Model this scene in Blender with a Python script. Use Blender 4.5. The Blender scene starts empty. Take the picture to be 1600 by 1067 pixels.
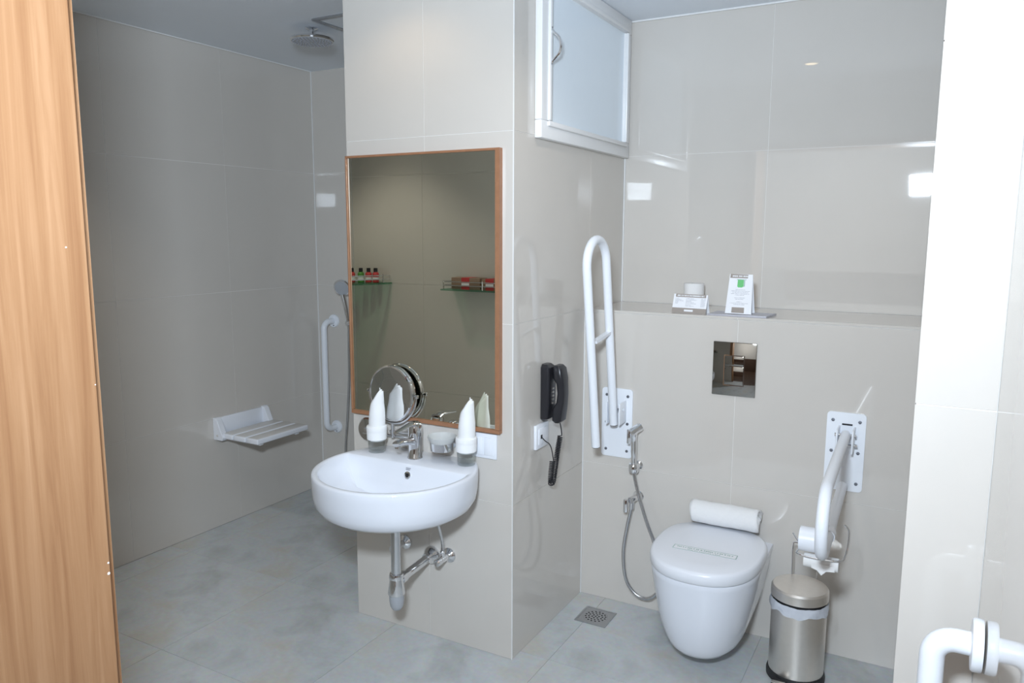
import bpy, bmesh, math, random
from mathutils import Vector, Matrix
random.seed(7)
S = bpy.context.scene
COL = S.collection
PI = math.pi

# ------------------------------------------------------------------ camera
YAW, PITCH, ROLL, FPX = -0.50547, 0.14190, 0.00315, 1199.0
fwd = Vector((math.sin(YAW)*math.cos(PITCH), math.cos(YAW)*math.cos(PITCH), -math.sin(PITCH)))
rgt = Vector((math.cos(YAW), -math.sin(YAW), 0))
upv = rgt.cross(fwd)
r2 = math.cos(ROLL)*rgt + math.sin(ROLL)*upv
u2 = -math.sin(ROLL)*rgt + math.cos(ROLL)*upv
cam = bpy.data.cameras.new('camera')
cam.sensor_width = 36.0
cam.lens = FPX/1600*36.0
cam.clip_start = 0.02
co = bpy.data.objects.new('camera', cam)
COL.objects.link(co)
m = Matrix((r2, u2, -fwd)).transposed().to_4x4()
m.translation = Vector((0, 0, 1.46))
co.matrix_world = m
S.camera = co

# ------------------------------------------------------------------ world, lights, exposure
w = bpy.data.worlds.new('world'); S.world = w
w.use_nodes = True
w.node_tree.nodes['Background'].inputs[0].default_value = (0.8, 0.85, 0.9, 1)
w.node_tree.nodes['Background'].inputs[1].default_value = 0.2

def area(name, loc, target, sx, sy, power, col):
    l = bpy.data.lights.new(name, 'AREA'); l.shape = 'RECTANGLE'
    l.size = sx; l.size_y = sy; l.energy = power; l.color = col
    o = bpy.data.objects.new(name, l); COL.objects.link(o)
    o.location = loc
    d = Vector(target) - Vector(loc)
    o.rotation_euler = d.to_track_quat('-Z', 'Y').to_euler()
    return o
FLASH = area('flash_light', (-0.13, -0.03, 1.80), (-1.5, 2.45, 1.50), 0.20, 0.14, 49.0, (0.76, 0.875, 1.0))
FLASH.data.spread = math.radians(150)
BED = area('bedroom_fill_light', (-0.6, -1.3, 2.36), (-0.6, -2.6, 1.3), 1.4, 0.5, 55.0, (1.0, 0.97, 0.93))  # added, unseen fill washing the bedroom wall so its tile reflection brightens

S.view_settings.view_transform = 'Standard'
S.view_settings.look = 'None'
S.view_settings.exposure = -0.08
S.view_settings.gamma = 1.0
S.view_settings.use_curve_mapping = False

# ------------------------------------------------------------------ materials
def new_mat(name):
    mt = bpy.data.materials.new(name); mt.use_nodes = True
    nt = mt.node_tree
    return mt, nt, nt.nodes['Principled BSDF']

def mat(name, col, rough=0.5, metal=0.0, spec=0.5, noise=0.0, nscale=30.0, bump=0.0, bscale=200.0,
        trans=0.0, ior=1.5, coat=0.0, alpha=1.0, sss=0.0):
    mt, nt, b = new_mat(name)
    c = tuple(col)+(1,)
    b.inputs['Base Color'].default_value = c
    b.inputs['Roughness'].default_value = rough
    b.inputs['Metallic'].default_value = metal
    b.inputs['Specular IOR Level'].default_value = spec
    b.inputs['IOR'].default_value = ior
    b.inputs['Transmission Weight'].default_value = trans
    b.inputs['Coat Weight'].default_value = coat
    b.inputs['Alpha'].default_value = alpha
    tc = nt.nodes.new('ShaderNodeTexCoord')
    n = nt.nodes.new('ShaderNodeTexNoise'); n.inputs['Scale'].default_value = nscale; n.inputs['Detail'].default_value = 4
    nt.links.new(tc.outputs['Object'], n.inputs['Vector'])
    mx = nt.nodes.new('ShaderNodeMix'); mx.data_type = 'RGBA'
    nt.links.new(n.outputs['Fac'], mx.inputs['Factor'])
    k = noise
    mx.inputs[6].default_value = tuple(max(0, v*(1-k)) for v in col)+(1,)
    mx.inputs[7].default_value = tuple(min(1, v*(1+k)) for v in col)+(1,)
    nt.links.new(mx.outputs[2], b.inputs['Base Color'])
    if bump:
        n2 = nt.nodes.new('ShaderNodeTexNoise'); n2.inputs['Scale'].default_value = bscale; n2.inputs['Detail'].default_value = 3
        nt.links.new(tc.outputs['Object'], n2.inputs['Vector'])
        bp = nt.nodes.new('ShaderNodeBump'); bp.inputs['Strength'].default_value = bump; bp.inputs['Distance'].default_value = 0.002
        nt.links.new(n2.outputs['Fac'], bp.inputs['Height'])
        nt.links.new(bp.outputs['Normal'], b.inputs['Normal'])
    return mt

M = {}
M['tile'] = mat('polished_greige_tile', (0.635, 0.60, 0.555), rough=0.022, spec=0.80, noise=0.025, nscale=6)
M['grout'] = mat('pale_grout', (0.78, 0.76, 0.73), rough=0.7, noise=0.05)
M['fgrout'] = mat('floor_grout', (0.40, 0.41, 0.40), rough=0.8, noise=0.1)
M['ceiling'] = mat('ceiling_paint', (0.87, 0.92, 0.98), rough=0.8, noise=0.01)
M['paint'] = mat('white_wall_paint', (0.80, 0.80, 0.79), rough=0.7, noise=0.02)
M['ceramic'] = mat('white_ceramic', (0.79, 0.82, 0.885), rough=0.06, spec=0.6, noise=0.004)
M['plastic'] = mat('white_plastic', (0.83, 0.855, 0.91), rough=0.25, noise=0.005)
M['coated'] = mat('white_powder_coat', (0.85, 0.88, 0.93), rough=0.36, spec=0.4, noise=0.004)
M['chrome'] = mat('chrome', (0.80, 0.81, 0.83), rough=0.05, metal=1.0, noise=0.01)
M['gunmetal'] = mat('polished_flush_plate', (0.34, 0.33, 0.31), rough=0.035, metal=1.0, noise=0.01)
M['steel'] = mat('satin_steel', (0.86, 0.82, 0.77), rough=0.36, metal=1.0, noise=0.04, nscale=60)
M['screw'] = mat('dark_screw_steel', (0.22, 0.23, 0.26), rough=0.4, metal=0.8, noise=0.1)
M['tailsteel'] = mat('dull_chrome', (0.70, 0.72, 0.75), rough=0.2, metal=1.0, noise=0.02)
M['drainsteel'] = mat('grey_drain_steel', (0.50, 0.51, 0.53), rough=0.4, metal=1.0, noise=0.05, nscale=80)
M['hose'] = mat('metal_hose', (0.62, 0.63, 0.65), rough=0.22, metal=1.0, noise=0.05, nscale=300)
M['mirror'] = mat('mirror_glass', (0.84, 0.85, 0.75), rough=0.0, metal=1.0, noise=0.0)
M['smirror'] = mat('shaving_mirror_glass', (0.80, 0.81, 0.81), rough=0.0, metal=1.0)
M['black'] = mat('black_plastic', (0.018, 0.018, 0.022), rough=0.3, noise=0.1)
M['rubber'] = mat('black_rubber', (0.02, 0.02, 0.022), rough=0.5, noise=0.1)
M['towel'] = mat('white_terry', (0.88, 0.88, 0.88), rough=0.95, noise=0.02, nscale=80, bump=0.9, bscale=420)
M['napkin'] = mat('white_napkin_linen', (0.87, 0.88, 0.89), rough=0.9, noise=0.02, bump=0.3, bscale=500)
M['paper'] = mat('white_paper', (0.84, 0.85, 0.88), rough=0.8, noise=0.01)
M['tissue'] = mat('tissue_paper', (0.80, 0.79, 0.78), rough=0.95, noise=0.02, bump=0.2, bscale=300)
M['glass'] = mat('clear_glass', (0.98, 0.99, 0.99), rough=0.0, trans=1.0, ior=1.45)
M['gglass'] = mat('green_shelf_glass', (0.45, 0.78, 0.62), rough=0.02, trans=0.9, ior=1.5)
M['dishglass'] = mat('frosted_dish_glass', (0.86, 0.88, 0.88), rough=0.45, trans=0.55, ior=1.45)
M['frost'] = mat('frosted_pane', (0.82, 0.90, 0.97), rough=0.10, spec=0.5, noise=0.01)
M['white_frame'] = mat('white_painted_frame', (0.83, 0.83, 0.83), rough=0.3, noise=0.01)
M['taupe'] = mat('taupe_print', (0.33, 0.29, 0.26), rough=0.7, noise=0.05)
M['ink'] = mat('grey_ink', (0.36, 0.37, 0.42), rough=0.8)
M['green'] = mat('green_print', (0.16, 0.55, 0.20), rough=0.7, noise=0.15, nscale=200)
M['palegreen'] = mat('pale_green_print', (0.33, 0.46, 0.42), rough=0.7)
M['tray'] = mat('pale_grey_card', (0.55, 0.55, 0.60), rough=0.6, noise=0.02)
M['red'] = mat('red_label', (0.55, 0.05, 0.05), rough=0.5, noise=0.1)
M['brown'] = mat('kraft_brown_box', (0.30, 0.20, 0.14), rough=0.6, noise=0.1)
M['gbottle'] = mat('green_bottle', (0.10, 0.30, 0.06), rough=0.2, noise=0.1)
M['bag'] = mat('bin_liner', (0.78, 0.82, 0.90), rough=0.25, trans=0.25, noise=0.08, nscale=40, bump=0.6, bscale=90)
M['dark'] = mat('dark_hole', (0.01, 0.01, 0.012), rough=0.6)
M['seat_top'] = mat('grey_seat_slat', (0.66, 0.65, 0.63), rough=0.4, noise=0.02)
M['trapgrey'] = mat('grey_bottle_trap_cup', (0.40, 0.42, 0.45), rough=0.25, noise=0.02)
M['lamp_ring'] = mat('lamp_ring', (0.8, 0.8, 0.8), rough=0.4)
M['carpet'] = mat('bedroom_floor', (0.10, 0.058, 0.04), rough=0.4, noise=0.2, nscale=8)

def thin_glass(name, tint, rough=0.0):
    mt = bpy.data.materials.new(name); mt.use_nodes = True; nt = mt.node_tree
    nt.nodes.remove(nt.nodes['Principled BSDF'])
    out = nt.nodes['Material Output']
    tr = nt.nodes.new('ShaderNodeBsdfTransparent'); tr.inputs[0].default_value = tuple(tint)+(1,)
    gl = nt.nodes.new('ShaderNodeBsdfGlossy'); gl.inputs['Roughness'].default_value = rough
    lw = nt.nodes.new('ShaderNodeLayerWeight'); lw.inputs['Blend'].default_value = 0.25
    fr_ = nt.nodes.new('ShaderNodeMath'); fr_.operation = 'MULTIPLY_ADD'; fr_.inputs[1].default_value = 0.45; fr_.inputs[2].default_value = 0.03
    nt.links.new(lw.outputs['Facing'], fr_.inputs[0])
    mx = nt.nodes.new('ShaderNodeMixShader')
    nt.links.new(fr_.outputs[0], mx.inputs[0]); nt.links.new(tr.outputs[0], mx.inputs[1]); nt.links.new(gl.outputs[0], mx.inputs[2])
    nt.links.new(mx.outputs[0], out.inputs['Surface'])
    return mt
M['glass'] = thin_glass('clear_glass_thin', (0.95, 0.965, 0.96), 0.01)
M['gglass'] = thin_glass('green_shelf_glass_thin', (0.55, 0.80, 0.68), 0.02)

def wood_mat():
    mt, nt, b = new_mat('teak_veneer')
    tc = nt.nodes.new('ShaderNodeTexCoord')
    mp = nt.nodes.new('ShaderNodeMapping'); mp.inputs['Scale'].default_value = (28, 28, 0.9)
    nt.links.new(tc.outputs['Object'], mp.inputs['Vector'])
    n = nt.nodes.new('ShaderNodeTexNoise'); n.inputs['Scale'].default_value = 1.6; n.inputs['Detail'].default_value = 6
    n.inputs['Roughness'].default_value = 0.62; n.inputs['Distortion'].default_value = 0.6
    nt.links.new(mp.outputs['Vector'], n.inputs['Vector'])
    cr = nt.nodes.new('ShaderNodeValToRGB')
    cr.color_ramp.elements[0].position = 0.28; cr.color_ramp.elements[0].color = (0.245, 0.113, 0.050, 1)
    cr.color_ramp.elements[1].position = 0.72; cr.color_ramp.elements[1].color = (0.42, 0.24, 0.128, 1)
    e = cr.color_ramp.elements.new(0.5); e.color = (0.335, 0.178, 0.086, 1)
    nt.links.new(n.outputs['Fac'], cr.inputs['Fac'])
    nt.links.new(cr.outputs['Color'], b.inputs['Base Color'])
    b.inputs['Roughness'].default_value = 0.42
    return mt
M['wood'] = wood_mat()
M['framewood'] = mat('mirror_frame_wood', (0.33, 0.16, 0.085), rough=0.4, noise=0.2, nscale=40)

def floor_mat():
    mt, nt, b = new_mat('slate_look_floor_tile')
    tc = nt.nodes.new('ShaderNodeTexCoord')
    def noise(sc, det, dist, rough=0.55):
        n = nt.nodes.new('ShaderNodeTexNoise'); n.inputs['Scale'].default_value = sc; n.inputs['Detail'].default_value = det
        n.inputs['Distortion'].default_value = dist; n.inputs['Roughness'].default_value = rough
        nt.links.new(tc.outputs['Object'], n.inputs['Vector']); return n
    a = noise(3.4, 6, 0.5, 0.58); c = noise(3.3, 4, 0.5); f = noise(60, 4, 0.0)
    r1 = nt.nodes.new('ShaderNodeValToRGB')
    r1.color_ramp.elements[0].position = 0.33; r1.color_ramp.elements[0].color = (0.51, 0.535, 0.53, 1)
    r1.color_ramp.elements[1].position = 0.66; r1.color_ramp.elements[1].color = (0.72, 0.74, 0.745, 1)
    e = r1.color_ramp.elements.new(0.46); e.color = (0.63, 0.665, 0.68, 1)
    nt.links.new(a.outputs['Fac'], r1.inputs['Fac'])
    r2_ = nt.nodes.new('ShaderNodeValToRGB')
    r2_.color_ramp.elements[0].position = 0.48; r2_.color_ramp.elements[0].color = (0, 0, 0, 1)
    r2_.color_ramp.elements[1].position = 0.62; r2_.color_ramp.elements[1].color = (0.7, 0.7, 0.7, 1)
    nt.links.new(c.outputs['Fac'], r2_.inputs['Fac'])
    mx = nt.nodes.new('ShaderNodeMix'); mx.data_type = 'RGBA'
    nt.links.new(r2_.outputs['Color'], mx.inputs['Factor'])
    nt.links.new(r1.outputs['Color'], mx.inputs[6]); mx.inputs[7].default_value = (0.60, 0.575, 0.51, 1)
    m3 = nt.nodes.new('ShaderNodeMix'); m3.data_type = 'RGBA'; m3.blend_type = 'MULTIPLY'
    m3.inputs['Factor'].default_value = 0.25
    nt.links.new(mx.outputs[2], m3.inputs[6]); nt.links.new(f.outputs['Color'], m3.inputs[7])
    nt.links.new(m3.outputs[2], b.inputs['Base Color'])
    b.inputs['Roughness'].default_value = 0.33
    bp = nt.nodes.new('ShaderNodeBump'); bp.inputs['Strength'].default_value = 0.25; bp.inputs['Distance'].default_value = 0.003
    nt.links.new(a.outputs['Fac'], bp.inputs['Height']); nt.links.new(bp.outputs['Normal'], b.inputs['Normal'])
    return mt
M['floor'] = floor_mat()

def emit_mat(name, col, st):
    mt, nt, b = new_mat(name)
    b.inputs['Emission Color'].default_value = tuple(col)+(1,)
    b.inputs['Emission Strength'].default_value = st
    return mt
M['lamp'] = emit_mat('warm_downlight_lens', (1.0, 0.78, 0.45), 9.0)

# ------------------------------------------------------------------ mesh helpers
class MB:
    """collects shapes (world coordinates) into one mesh"""
    def __init__(s): s.v = []; s.f = []
    def add(s, vs, fs):
        o = len(s.v); s.v += [Vector(v) for v in vs]; s.f += [tuple(i+o for i in f) for f in fs]; return s
    def box(s, a, b):
        x0, y0, z0 = a; x1, y1, z1 = b
        vs = [(x0,y0,z0),(x1,y0,z0),(x1,y1,z0),(x0,y1,z0),(x0,y0,z1),(x1,y0,z1),(x1,y1,z1),(x0,y1,z1)]
        return s.add(vs, [(0,3,2,1),(4,5,6,7),(0,1,5,4),(1,2,6,5),(2,3,7,6),(3,0,4,7)])
    def rbox(s, a, b, r=0.004, seg=2):
        bm = bmesh.new()
        c = [(a[i]+b[i])/2 for i in range(3)]; d = [abs(b[i]-a[i]) for i in range(3)]
        bmesh.ops.create_cube(bm, size=1.0, matrix=Matrix.Translation(c) @ Matrix.Diagonal((*d, 1)))
        bmesh.ops.bevel(bm, geom=list(bm.edges), offset=min(r, min(d)*0.45), segments=seg, affect='EDGES', profile=0.5)
        bm.verts.index_update()
        s.add([v.co.copy() for v in bm.verts], [tuple(v.index for v in f.verts) for f in bm.faces]); bm.free(); return s
    def xform(s, mtx):
        s.v = [mtx @ v for v in s.v]; return s
    def rings(s, rings, cap0=True, cap1=True, closed=False):
        n = len(rings[0]); vs = [p for r in rings for p in r]; fs = []
        k = len(rings)
        for i in range(k if closed else k-1):
            j = (i+1) % k
            for q in range(n):
                p = (q+1) % n
                fs.append((i*n+q, i*n+p, j*n+p, j*n+q))
        if not closed:
            if cap0: fs.append(tuple(range(n-1, -1, -1)))
            if cap1: fs.append(tuple((k-1)*n+q for q in range(n)))
        return s.add(vs, fs)
    def tube(s, path, r, seg=14, closed=False):
        P = [Vector(p) for p in path]; k = len(P); rad = r if isinstance(r, (list, tuple)) else [r]*k
        rs = []; nrm = None
        for i in range(k):
            if closed: t = P[(i+1) % k]-P[i-1]
            else: t = P[min(i+1, k-1)]-P[max(i-1, 0)]
            t.normalize()
            if nrm is None:
                a = Vector((0, 0, 1)) if abs(t.z) < 0.9 else Vector((1, 0, 0))
                nrm = (a - t*a.dot(t)).normalized()
            else:
                nrm = (nrm - t*nrm.dot(t)).normalized()
            b = t.cross(nrm)
            rs.append([P[i]+rad[i]*(math.cos(2*PI*q/seg)*nrm+math.sin(2*PI*q/seg)*b) for q in range(seg)])
        return s.rings(rs, closed=closed)
    def cyl(s, p0, p1, r, seg=24, r1=None):
        return s.tube([p0, p1], [r, r if r1 is None else r1], seg)
    def lathe(s, prof, c=(0, 0, 0), axis=(0, 0, 1), seg=32, cap0=True, cap1=True):
        """prof: (radius, height along axis)"""
        q = Vector(axis).to_track_quat('Z', 'Y').to_matrix(); c = Vector(c)
        rs = [[c + q @ Vector((r*math.cos(2*PI*i/seg), r*math.sin(2*PI*i/seg), h)) for i in range(seg)] for r, h in prof]
        return s.rings(rs, cap0, cap1)

ORG = {}
def obj(name, mb, mt, parent=None, smooth=True, angle=35, bevel=0.0, org=None):
    o_ = Vector((0, 0, 0))
    if parent is not None: o_ = ORG[parent.name]
    elif org is not None: o_ = Vector(org)
    me = bpy.data.meshes.new(name)
    me.from_pydata([tuple(v-o_) for v in mb.v], [], mb.f)
    bm = bmesh.new(); bm.from_mesh(me)
    bmesh.ops.recalc_face_normals(bm, faces=bm.faces)
    bm.to_mesh(me); bm.free()
    mats = mt if isinstance(mt, (list, tuple)) else [mt]
    for q in mats: me.materials.append(M[q])
    if smooth:
        me.shade_smooth()
        me.set_sharp_from_angle(angle=math.radians(angle))
    o = bpy.data.objects.new(name, me); COL.objects.link(o)
    if parent is not None: o.parent = parent
    else: o.location = o_
    ORG[o.name] = o_
    if bevel:
        bv = o.modifiers.new('bevel', 'BEVEL'); bv.width = bevel; bv.segments = 2; bv.limit_method = 'ANGLE'
    return o
def tag(o, label=None, cat=None, group=None, kind=None):
    if label: o['label'] = label
    if cat: o['category'] = cat
    if group: o['group'] = group
    if kind: o['kind'] = kind
    return o
def thing(name, label, cat, loc, group=None):
    o = bpy.data.objects.new(name, None); COL.objects.link(o); o.location = loc
    o.empty_display_size = 0.05
    ORG[o.name] = Vector(loc)
    return tag(o, label, cat, group)
def arc(c, r, a0, a1, n, u=(1, 0, 0), v=(0, 0, 1)):
    c = Vector(c); u = Vector(u); v = Vector(v)
    return [c + r*(math.cos(a0+(a1-a0)*i/n)*u + math.sin(a0+(a1-a0)*i/n)*v) for i in range(n+1)]
def smooth_path(pts, n=8):
    P = [Vector(p) for p in pts]; out = []
    for i in range(len(P)-1):
        p0 = P[max(i-1, 0)]; p1 = P[i]; p2 = P[i+1]; p3 = P[min(i+2, len(P)-1)]
        for k in range(n):
            t = k/n
            out.append(0.5*((2*p1)+(p2-p0)*t+(2*p0-5*p1+4*p2-p3)*t*t+(3*p1-p0-3*p2+p3)*t**3))
    out.append(P[-1]); return out

# ------------------------------------------------------------------ the room shell
PY, PX, PL = 2.157, -1.19, -1.868          # pillar front, right side, left side
BY, FY, LZ = 3.125, 2.735, 1.165           # upper back wall, lower back wall, ledge height
SX, SY, CZ = -3.05, 3.25, 2.315            # shower left wall, shower back wall, ceiling
WY = 0.73                                  # wall with the doorway
RX, STY = 0.104, 1.50                      # right wall, short return wall
ZJ = [0.552, 1.163, 1.774]
GAP, REC = 0.0021, 0.0016

def panel(name, o, u, n, ulen, z0, z1, uj, zj, label, thick=0.10, tiles=True, parent=None, hole=None, ins=(0, 0)):
    """wall slab: o = corner at floor level on the tile face, u = direction along, n = outward normal"""
    o = Vector(o); u = Vector(u).normalized(); n = Vector(n).normalized(); Z = Vector((0, 0, 1))
    def quadbox(mb, a0, a1, b0, b1, d0, d1):
        ps = []
        for d in (d0, d1):
            for a, b in ((a0, b0), (a1, b0), (a1, b1), (a0, b1)):
                ps.append(o + u*a + Z*b + n*d)
        mb.add(ps, [(0,1,2,3),(7,6,5,4),(0,4,5,1),(1,5,6,2),(2,6,7,3),(3,7,4,0)])
    def rects(a0, a1, b0, b1):
        if hole is None: return [(a0, a1, b0, b1)]
        h0, h1, k0, k1 = hole; out = []
        if a1 <= h0 or a0 >= h1 or b1 <= k0 or b0 >= k1: return [(a0, a1, b0, b1)]
        if a0 < h0: out.append((a0, h0, b0, b1))
        if a1 > h1: out.append((h1, a1, b0, b1))
        m0, m1 = max(a0, h0), min(a1, h1)
        if b1 > k1: out.append((m0, m1, k1, b1))
        if b0 < k0: out.append((m0, m1, b0, k0))
        return out
    mb = MB()
    for r in rects(ins[0], ulen-ins[1], z0, z1): quadbox(mb, *r, -thick, -REC)
    w_ = obj(name, mb, 'grout' if tiles else 'paint', smooth=False)
    if parent is None: tag(w_, label, 'wall', kind='structure')
    if tiles:
        us = [0]+sorted(j for j in uj if 0.01 < j < ulen-0.01)+[ulen]
        zs = [z0]+[j for j in zj if z0+0.01 < j < z1-0.01]+[z1]
        g = GAP/2
        for i in range(len(us)-1):
            for j in range(len(zs)-1):
                for (a0, a1, b0, b1) in rects(us[i], us[i+1], zs[j], zs[j+1]):
                    if a1-a0 < 0.01 or b1-b0 < 0.01: continue
                    t = MB(); quadbox(t, a0+g, a1-g, b0+g, b1-g, -REC, 0)
                    obj('tile', t, 'tile', w_, smooth=False)
    return w_

panel('wall_left', (SX, WY, 0), (0,1,0), (1,0,0), SY-WY, 0, CZ, [2.64-WY, 2.03-WY, 1.42-WY, 0.81-WY], ZJ, 'greige tiled wall of the shower with folding seat')
panel('wall_shower', (SX, SY, 0), (1,0,0), (0,-1,0), PL-SX, 0, CZ, [0.61], ZJ, 'greige tiled end wall of the shower behind the hand shower')
panel('wall_pillar_front', (PL, PY, 0), (1,0,0), (0,-1,0), PX-PL, 0, CZ, [-1.531-PL], ZJ, 'pale tiled pillar face carrying the mirror and basin', thick=0.05, ins=(0.0016, 0.0016))
panel('wall_pillar_right', (PX, PY, 0), (0,1,0), (1,0,0), BY-PY, 0, CZ, [2.768-PY], ZJ, 'tiled pillar side carrying the telephone', thick=0.04, ins=(0.052, 0))
panel('wall_pillar_left', (PL, PY, 0), (0,1,0), (-1,0,0), SY-PY, 0, CZ, [0.5], ZJ, 'tiled pillar side turned to the shower', thick=0.04, ins=(0.052, 0))
panel('wall_back', (PX, BY, 0), (1,0,0), (0,-1,0), 1.170, LZ, CZ, [-0.606-PX], ZJ, 'glossy tiled wall above the toilet ledge')
panel('wall_toilet', (PX, FY, 0), (1,0,0), (0,-1,0), 1.175, 0, LZ-0.0095, [-0.603-PX], [0.556], 'tiled low wall behind the toilet', thick=0.05)
# ledge top
lt = MB().box((PX, FY+REC, LZ-0.009), (-0.015, BY, LZ-REC))
ledge = tag(obj('wall_ledge', lt, 'grout', smooth=False), 'tiled ledge along the wall above the toilet', 'ledge', kind='structure')
for a, b in ((PX, -0.606), (-0.606, -0.018)):
    obj('tile', MB().box((a+0.001, FY, LZ-0.008), (b-0.001, BY, LZ)), 'tile', ledge, smooth=False)
# right side of the toilet bay, slightly out of square
A0, A1 = Vector((-0.019, STY, 0)), Vector((-0.044, BY+0.05, 0))
ud = (A1-A0); ul = ud.length; nn = Vector((-ud.y, ud.x, 0)).normalized()
panel('wall_bay_right', A0, ud, nn, ul, 0, CZ, [0.61, 1.22], ZJ, 'narrow seen tiled side wall of the toilet bay', thick=0.04, ins=(0.052, 0))
panel('wall_return', (-0.019, STY, 0), (1,0,0), (0,-1,0), RX+0.019, 0, CZ, [], ZJ, 'bright narrow tiled return wall at the right edge', thick=0.05, ins=(0.0016, 0))
panel('wall_right', (RX, WY, 0), (0,1,0), (-1,0,0), STY-WY, 0, CZ, [], [], 'glossy tiled right wall carrying the near grab bar')
panel('wall_front', (SX, WY, 0), (1,0,0), (0,1,0), RX-SX+0.3, 0, CZ, [0.505, 1.115, 1.725, 2.335, 2.945], ZJ, 'tiled wall around the doorway, seen in the mirror',
      thick=0.24, hole=(-1.185-SX, RX+0.02-SX, -0.1, 2.06))

# floor
fl = tag(obj('floor', MB().box((SX-0.1, WY-0.24, -0.08), (RX+0.3, SY+0.1, -0.0016)), 'fgrout', smooth=False), 'blue grey slate look floor', 'floor', kind='structure')
xs = [SX]+[-1.08+0.61*k for k in range(-3, 2)]+[RX]
ys = [WY-0.24]+[1.61+0.61*k for k in range(-1, 3)]+[SY]
xs = sorted(set(v for v in xs if SX <= v <= RX)); ys = sorted(v for v in ys if v <= SY)
for i in range(len(xs)-1):
    for j in range(len(ys)-1):
        g = 0.0008
        # printed pattern starts at the tile's own corner, so every tile repeats it
        ox = xs[i+1]-0.61 if i == 0 else xs[i]
        oy = ys[j+1]-0.61 if j == 0 else ys[j]
        t = obj('tile', MB().box((xs[i]+g-ox, ys[j]+g-oy, -0.0016), (xs[i+1]-g-ox, ys[j+1]-g-oy, 0)), 'floor', fl, smooth=False)
        t.location = (ox, oy, 0)
# ceiling
tag(obj('ceiling', MB().box((SX-0.1, WY-0.24, CZ), (RX+0.3, SY+0.1, CZ+0.1)), 'ceiling', smooth=False), 'flat white ceiling', 'ceiling', kind='structure')
# bedroom behind the camera
tag(obj('floor_bedroom', MB().box((-2.6, -2.6, -0.08), (1.6, WY-0.24, 0)), 'carpet', smooth=False), 'bedroom floor outside the doorway', 'floor', kind='structure')
tag(obj('ceiling_bedroom', MB().box((-2.6, -2.6, CZ+0.1), (1.6, WY-0.24, CZ+0.2)), 'ceiling', smooth=False), 'bedroom ceiling outside the doorway', 'ceiling', kind='structure')
for nm, a, b in (('wall_bedroom_back', (-2.7, -2.7, 0), (1.7, -2.6, CZ+0.1)), ('wall_bedroom_left', (-2.7, -2.6, 0), (-2.6, WY-0.24, CZ+0.1)),
                 ('wall_bedroom_right', (1.6, -2.6, 0), (1.7, WY-0.24, CZ+0.1)), ('wall_bedroom_front', (RX+0.3, WY-0.24, 0), (1.7, WY-0.14, CZ+0.1))):
    tag(obj(nm, MB().box(a, b), 'paint', smooth=False), 'plain white bedroom wall outside the doorway', 'wall', kind='structure')
tag(obj('trim_20', MB().box((-2.6, -2.6, 0), (1.6, -2.57, 1.05)), 'carpet', smooth=False), 'dark wooden panelling low on the bedroom wall', 'panelling', kind='structure')
# cornice lines of white sealant where walls meet ceiling
for k, (a, b) in enumerate((((SX+0.002, WY, CZ-0.004), (SX+0.006, SY, CZ)), ((PX, BY-0.006, CZ-0.006), (-0.04, BY-0.001, CZ)),
                            ((SX, SY-0.005, 0), (SX+0.004, SY-0.001, CZ)), ((PX+0.001, BY-0.006, LZ), (PX+0.006, BY-0.001, CZ)),
                            ((PX+0.0005, FY-0.004, 0), (PX+0.004, FY-0.0005, LZ)),
                            ((PX-0.0022, PY-0.0005, 0), (PX+0.0008, PY+0.0025, CZ)))):
    tag(obj('trim_%d' % (k+1), MB().box(a, b), 'paint', smooth=False), 'thin white sealant line in a corner of the room', 'trim', kind='structure')

# wooden doorway frame
dj = tag(obj('door_1', MB().box((-1.185, 0.44, 0), (-1.147, 0.722, 2.05)), 'wood', smooth=False, bevel=0.002, org=(-1.166, 0.58, 0)),
         'warm brown wooden doorway frame at the left edge', 'door frame', kind='structure')
obj('header', MB().box((-1.185, 0.44, 2.022), (RX+0.02, 0.722, 2.06)), 'wood', dj, smooth=False)
obj('jamb', MB().box((RX-0.006, 0.44, 0), (RX+0.02, 0.722, 2.022)), 'wood', dj, smooth=False)
obj('architrave', MB().box((-1.255, WY, 0), (-1.175, WY+0.015, 2.1)), 'wood', dj, smooth=False)
for i, (y, z, s) in enumerate(((0.690, 1.435, .0014), (0.7195, 1.22, .0012), (0.7190, 0.925, .0018), (0.7185, 0.907, .0026))):
    obj('chip', MB().lathe([(s, 0), (s*0.7, 0.0008)], (-1.147, y, z), (1, 0, 0), 8), 'paint', dj)

# ------------------------------------------------------------------ wall mirror
T = thing('wall_mirror', 'large rectangular mirror with thin brown wooden frame above the basin', 'mirror', (-1.545, PY, 0.79))
mx0, mx1, mz0, mz1 = -1.859, -1.230, 0.797, 1.722
obj('mirror_glass', MB().box((mx0+0.006, PY-0.012, mz0+0.010), (mx1-0.014, PY-0.0005, mz1-0.006)), 'mirror', T, smooth=False)
fw = PY-0.020
obj('frame_rail', MB().box((mx0, fw, mz0), (mx1, PY, mz0+0.012)), 'framewood', T, smooth=False)
obj('frame_rail', MB().box((mx0, fw, mz1-0.007), (mx1, PY, mz1)), 'framewood', T, smooth=False)
obj('frame_stile', MB().box((mx0, fw, mz0+0.013), (mx0+0.004, PY, mz1-0.007)), 'framewood', T, smooth=False)
obj('frame_stile', MB().box((mx1-0.016, fw, mz0+0.013), (mx1, PY, mz1-0.007)), 'framewood', T, smooth=False)

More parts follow.
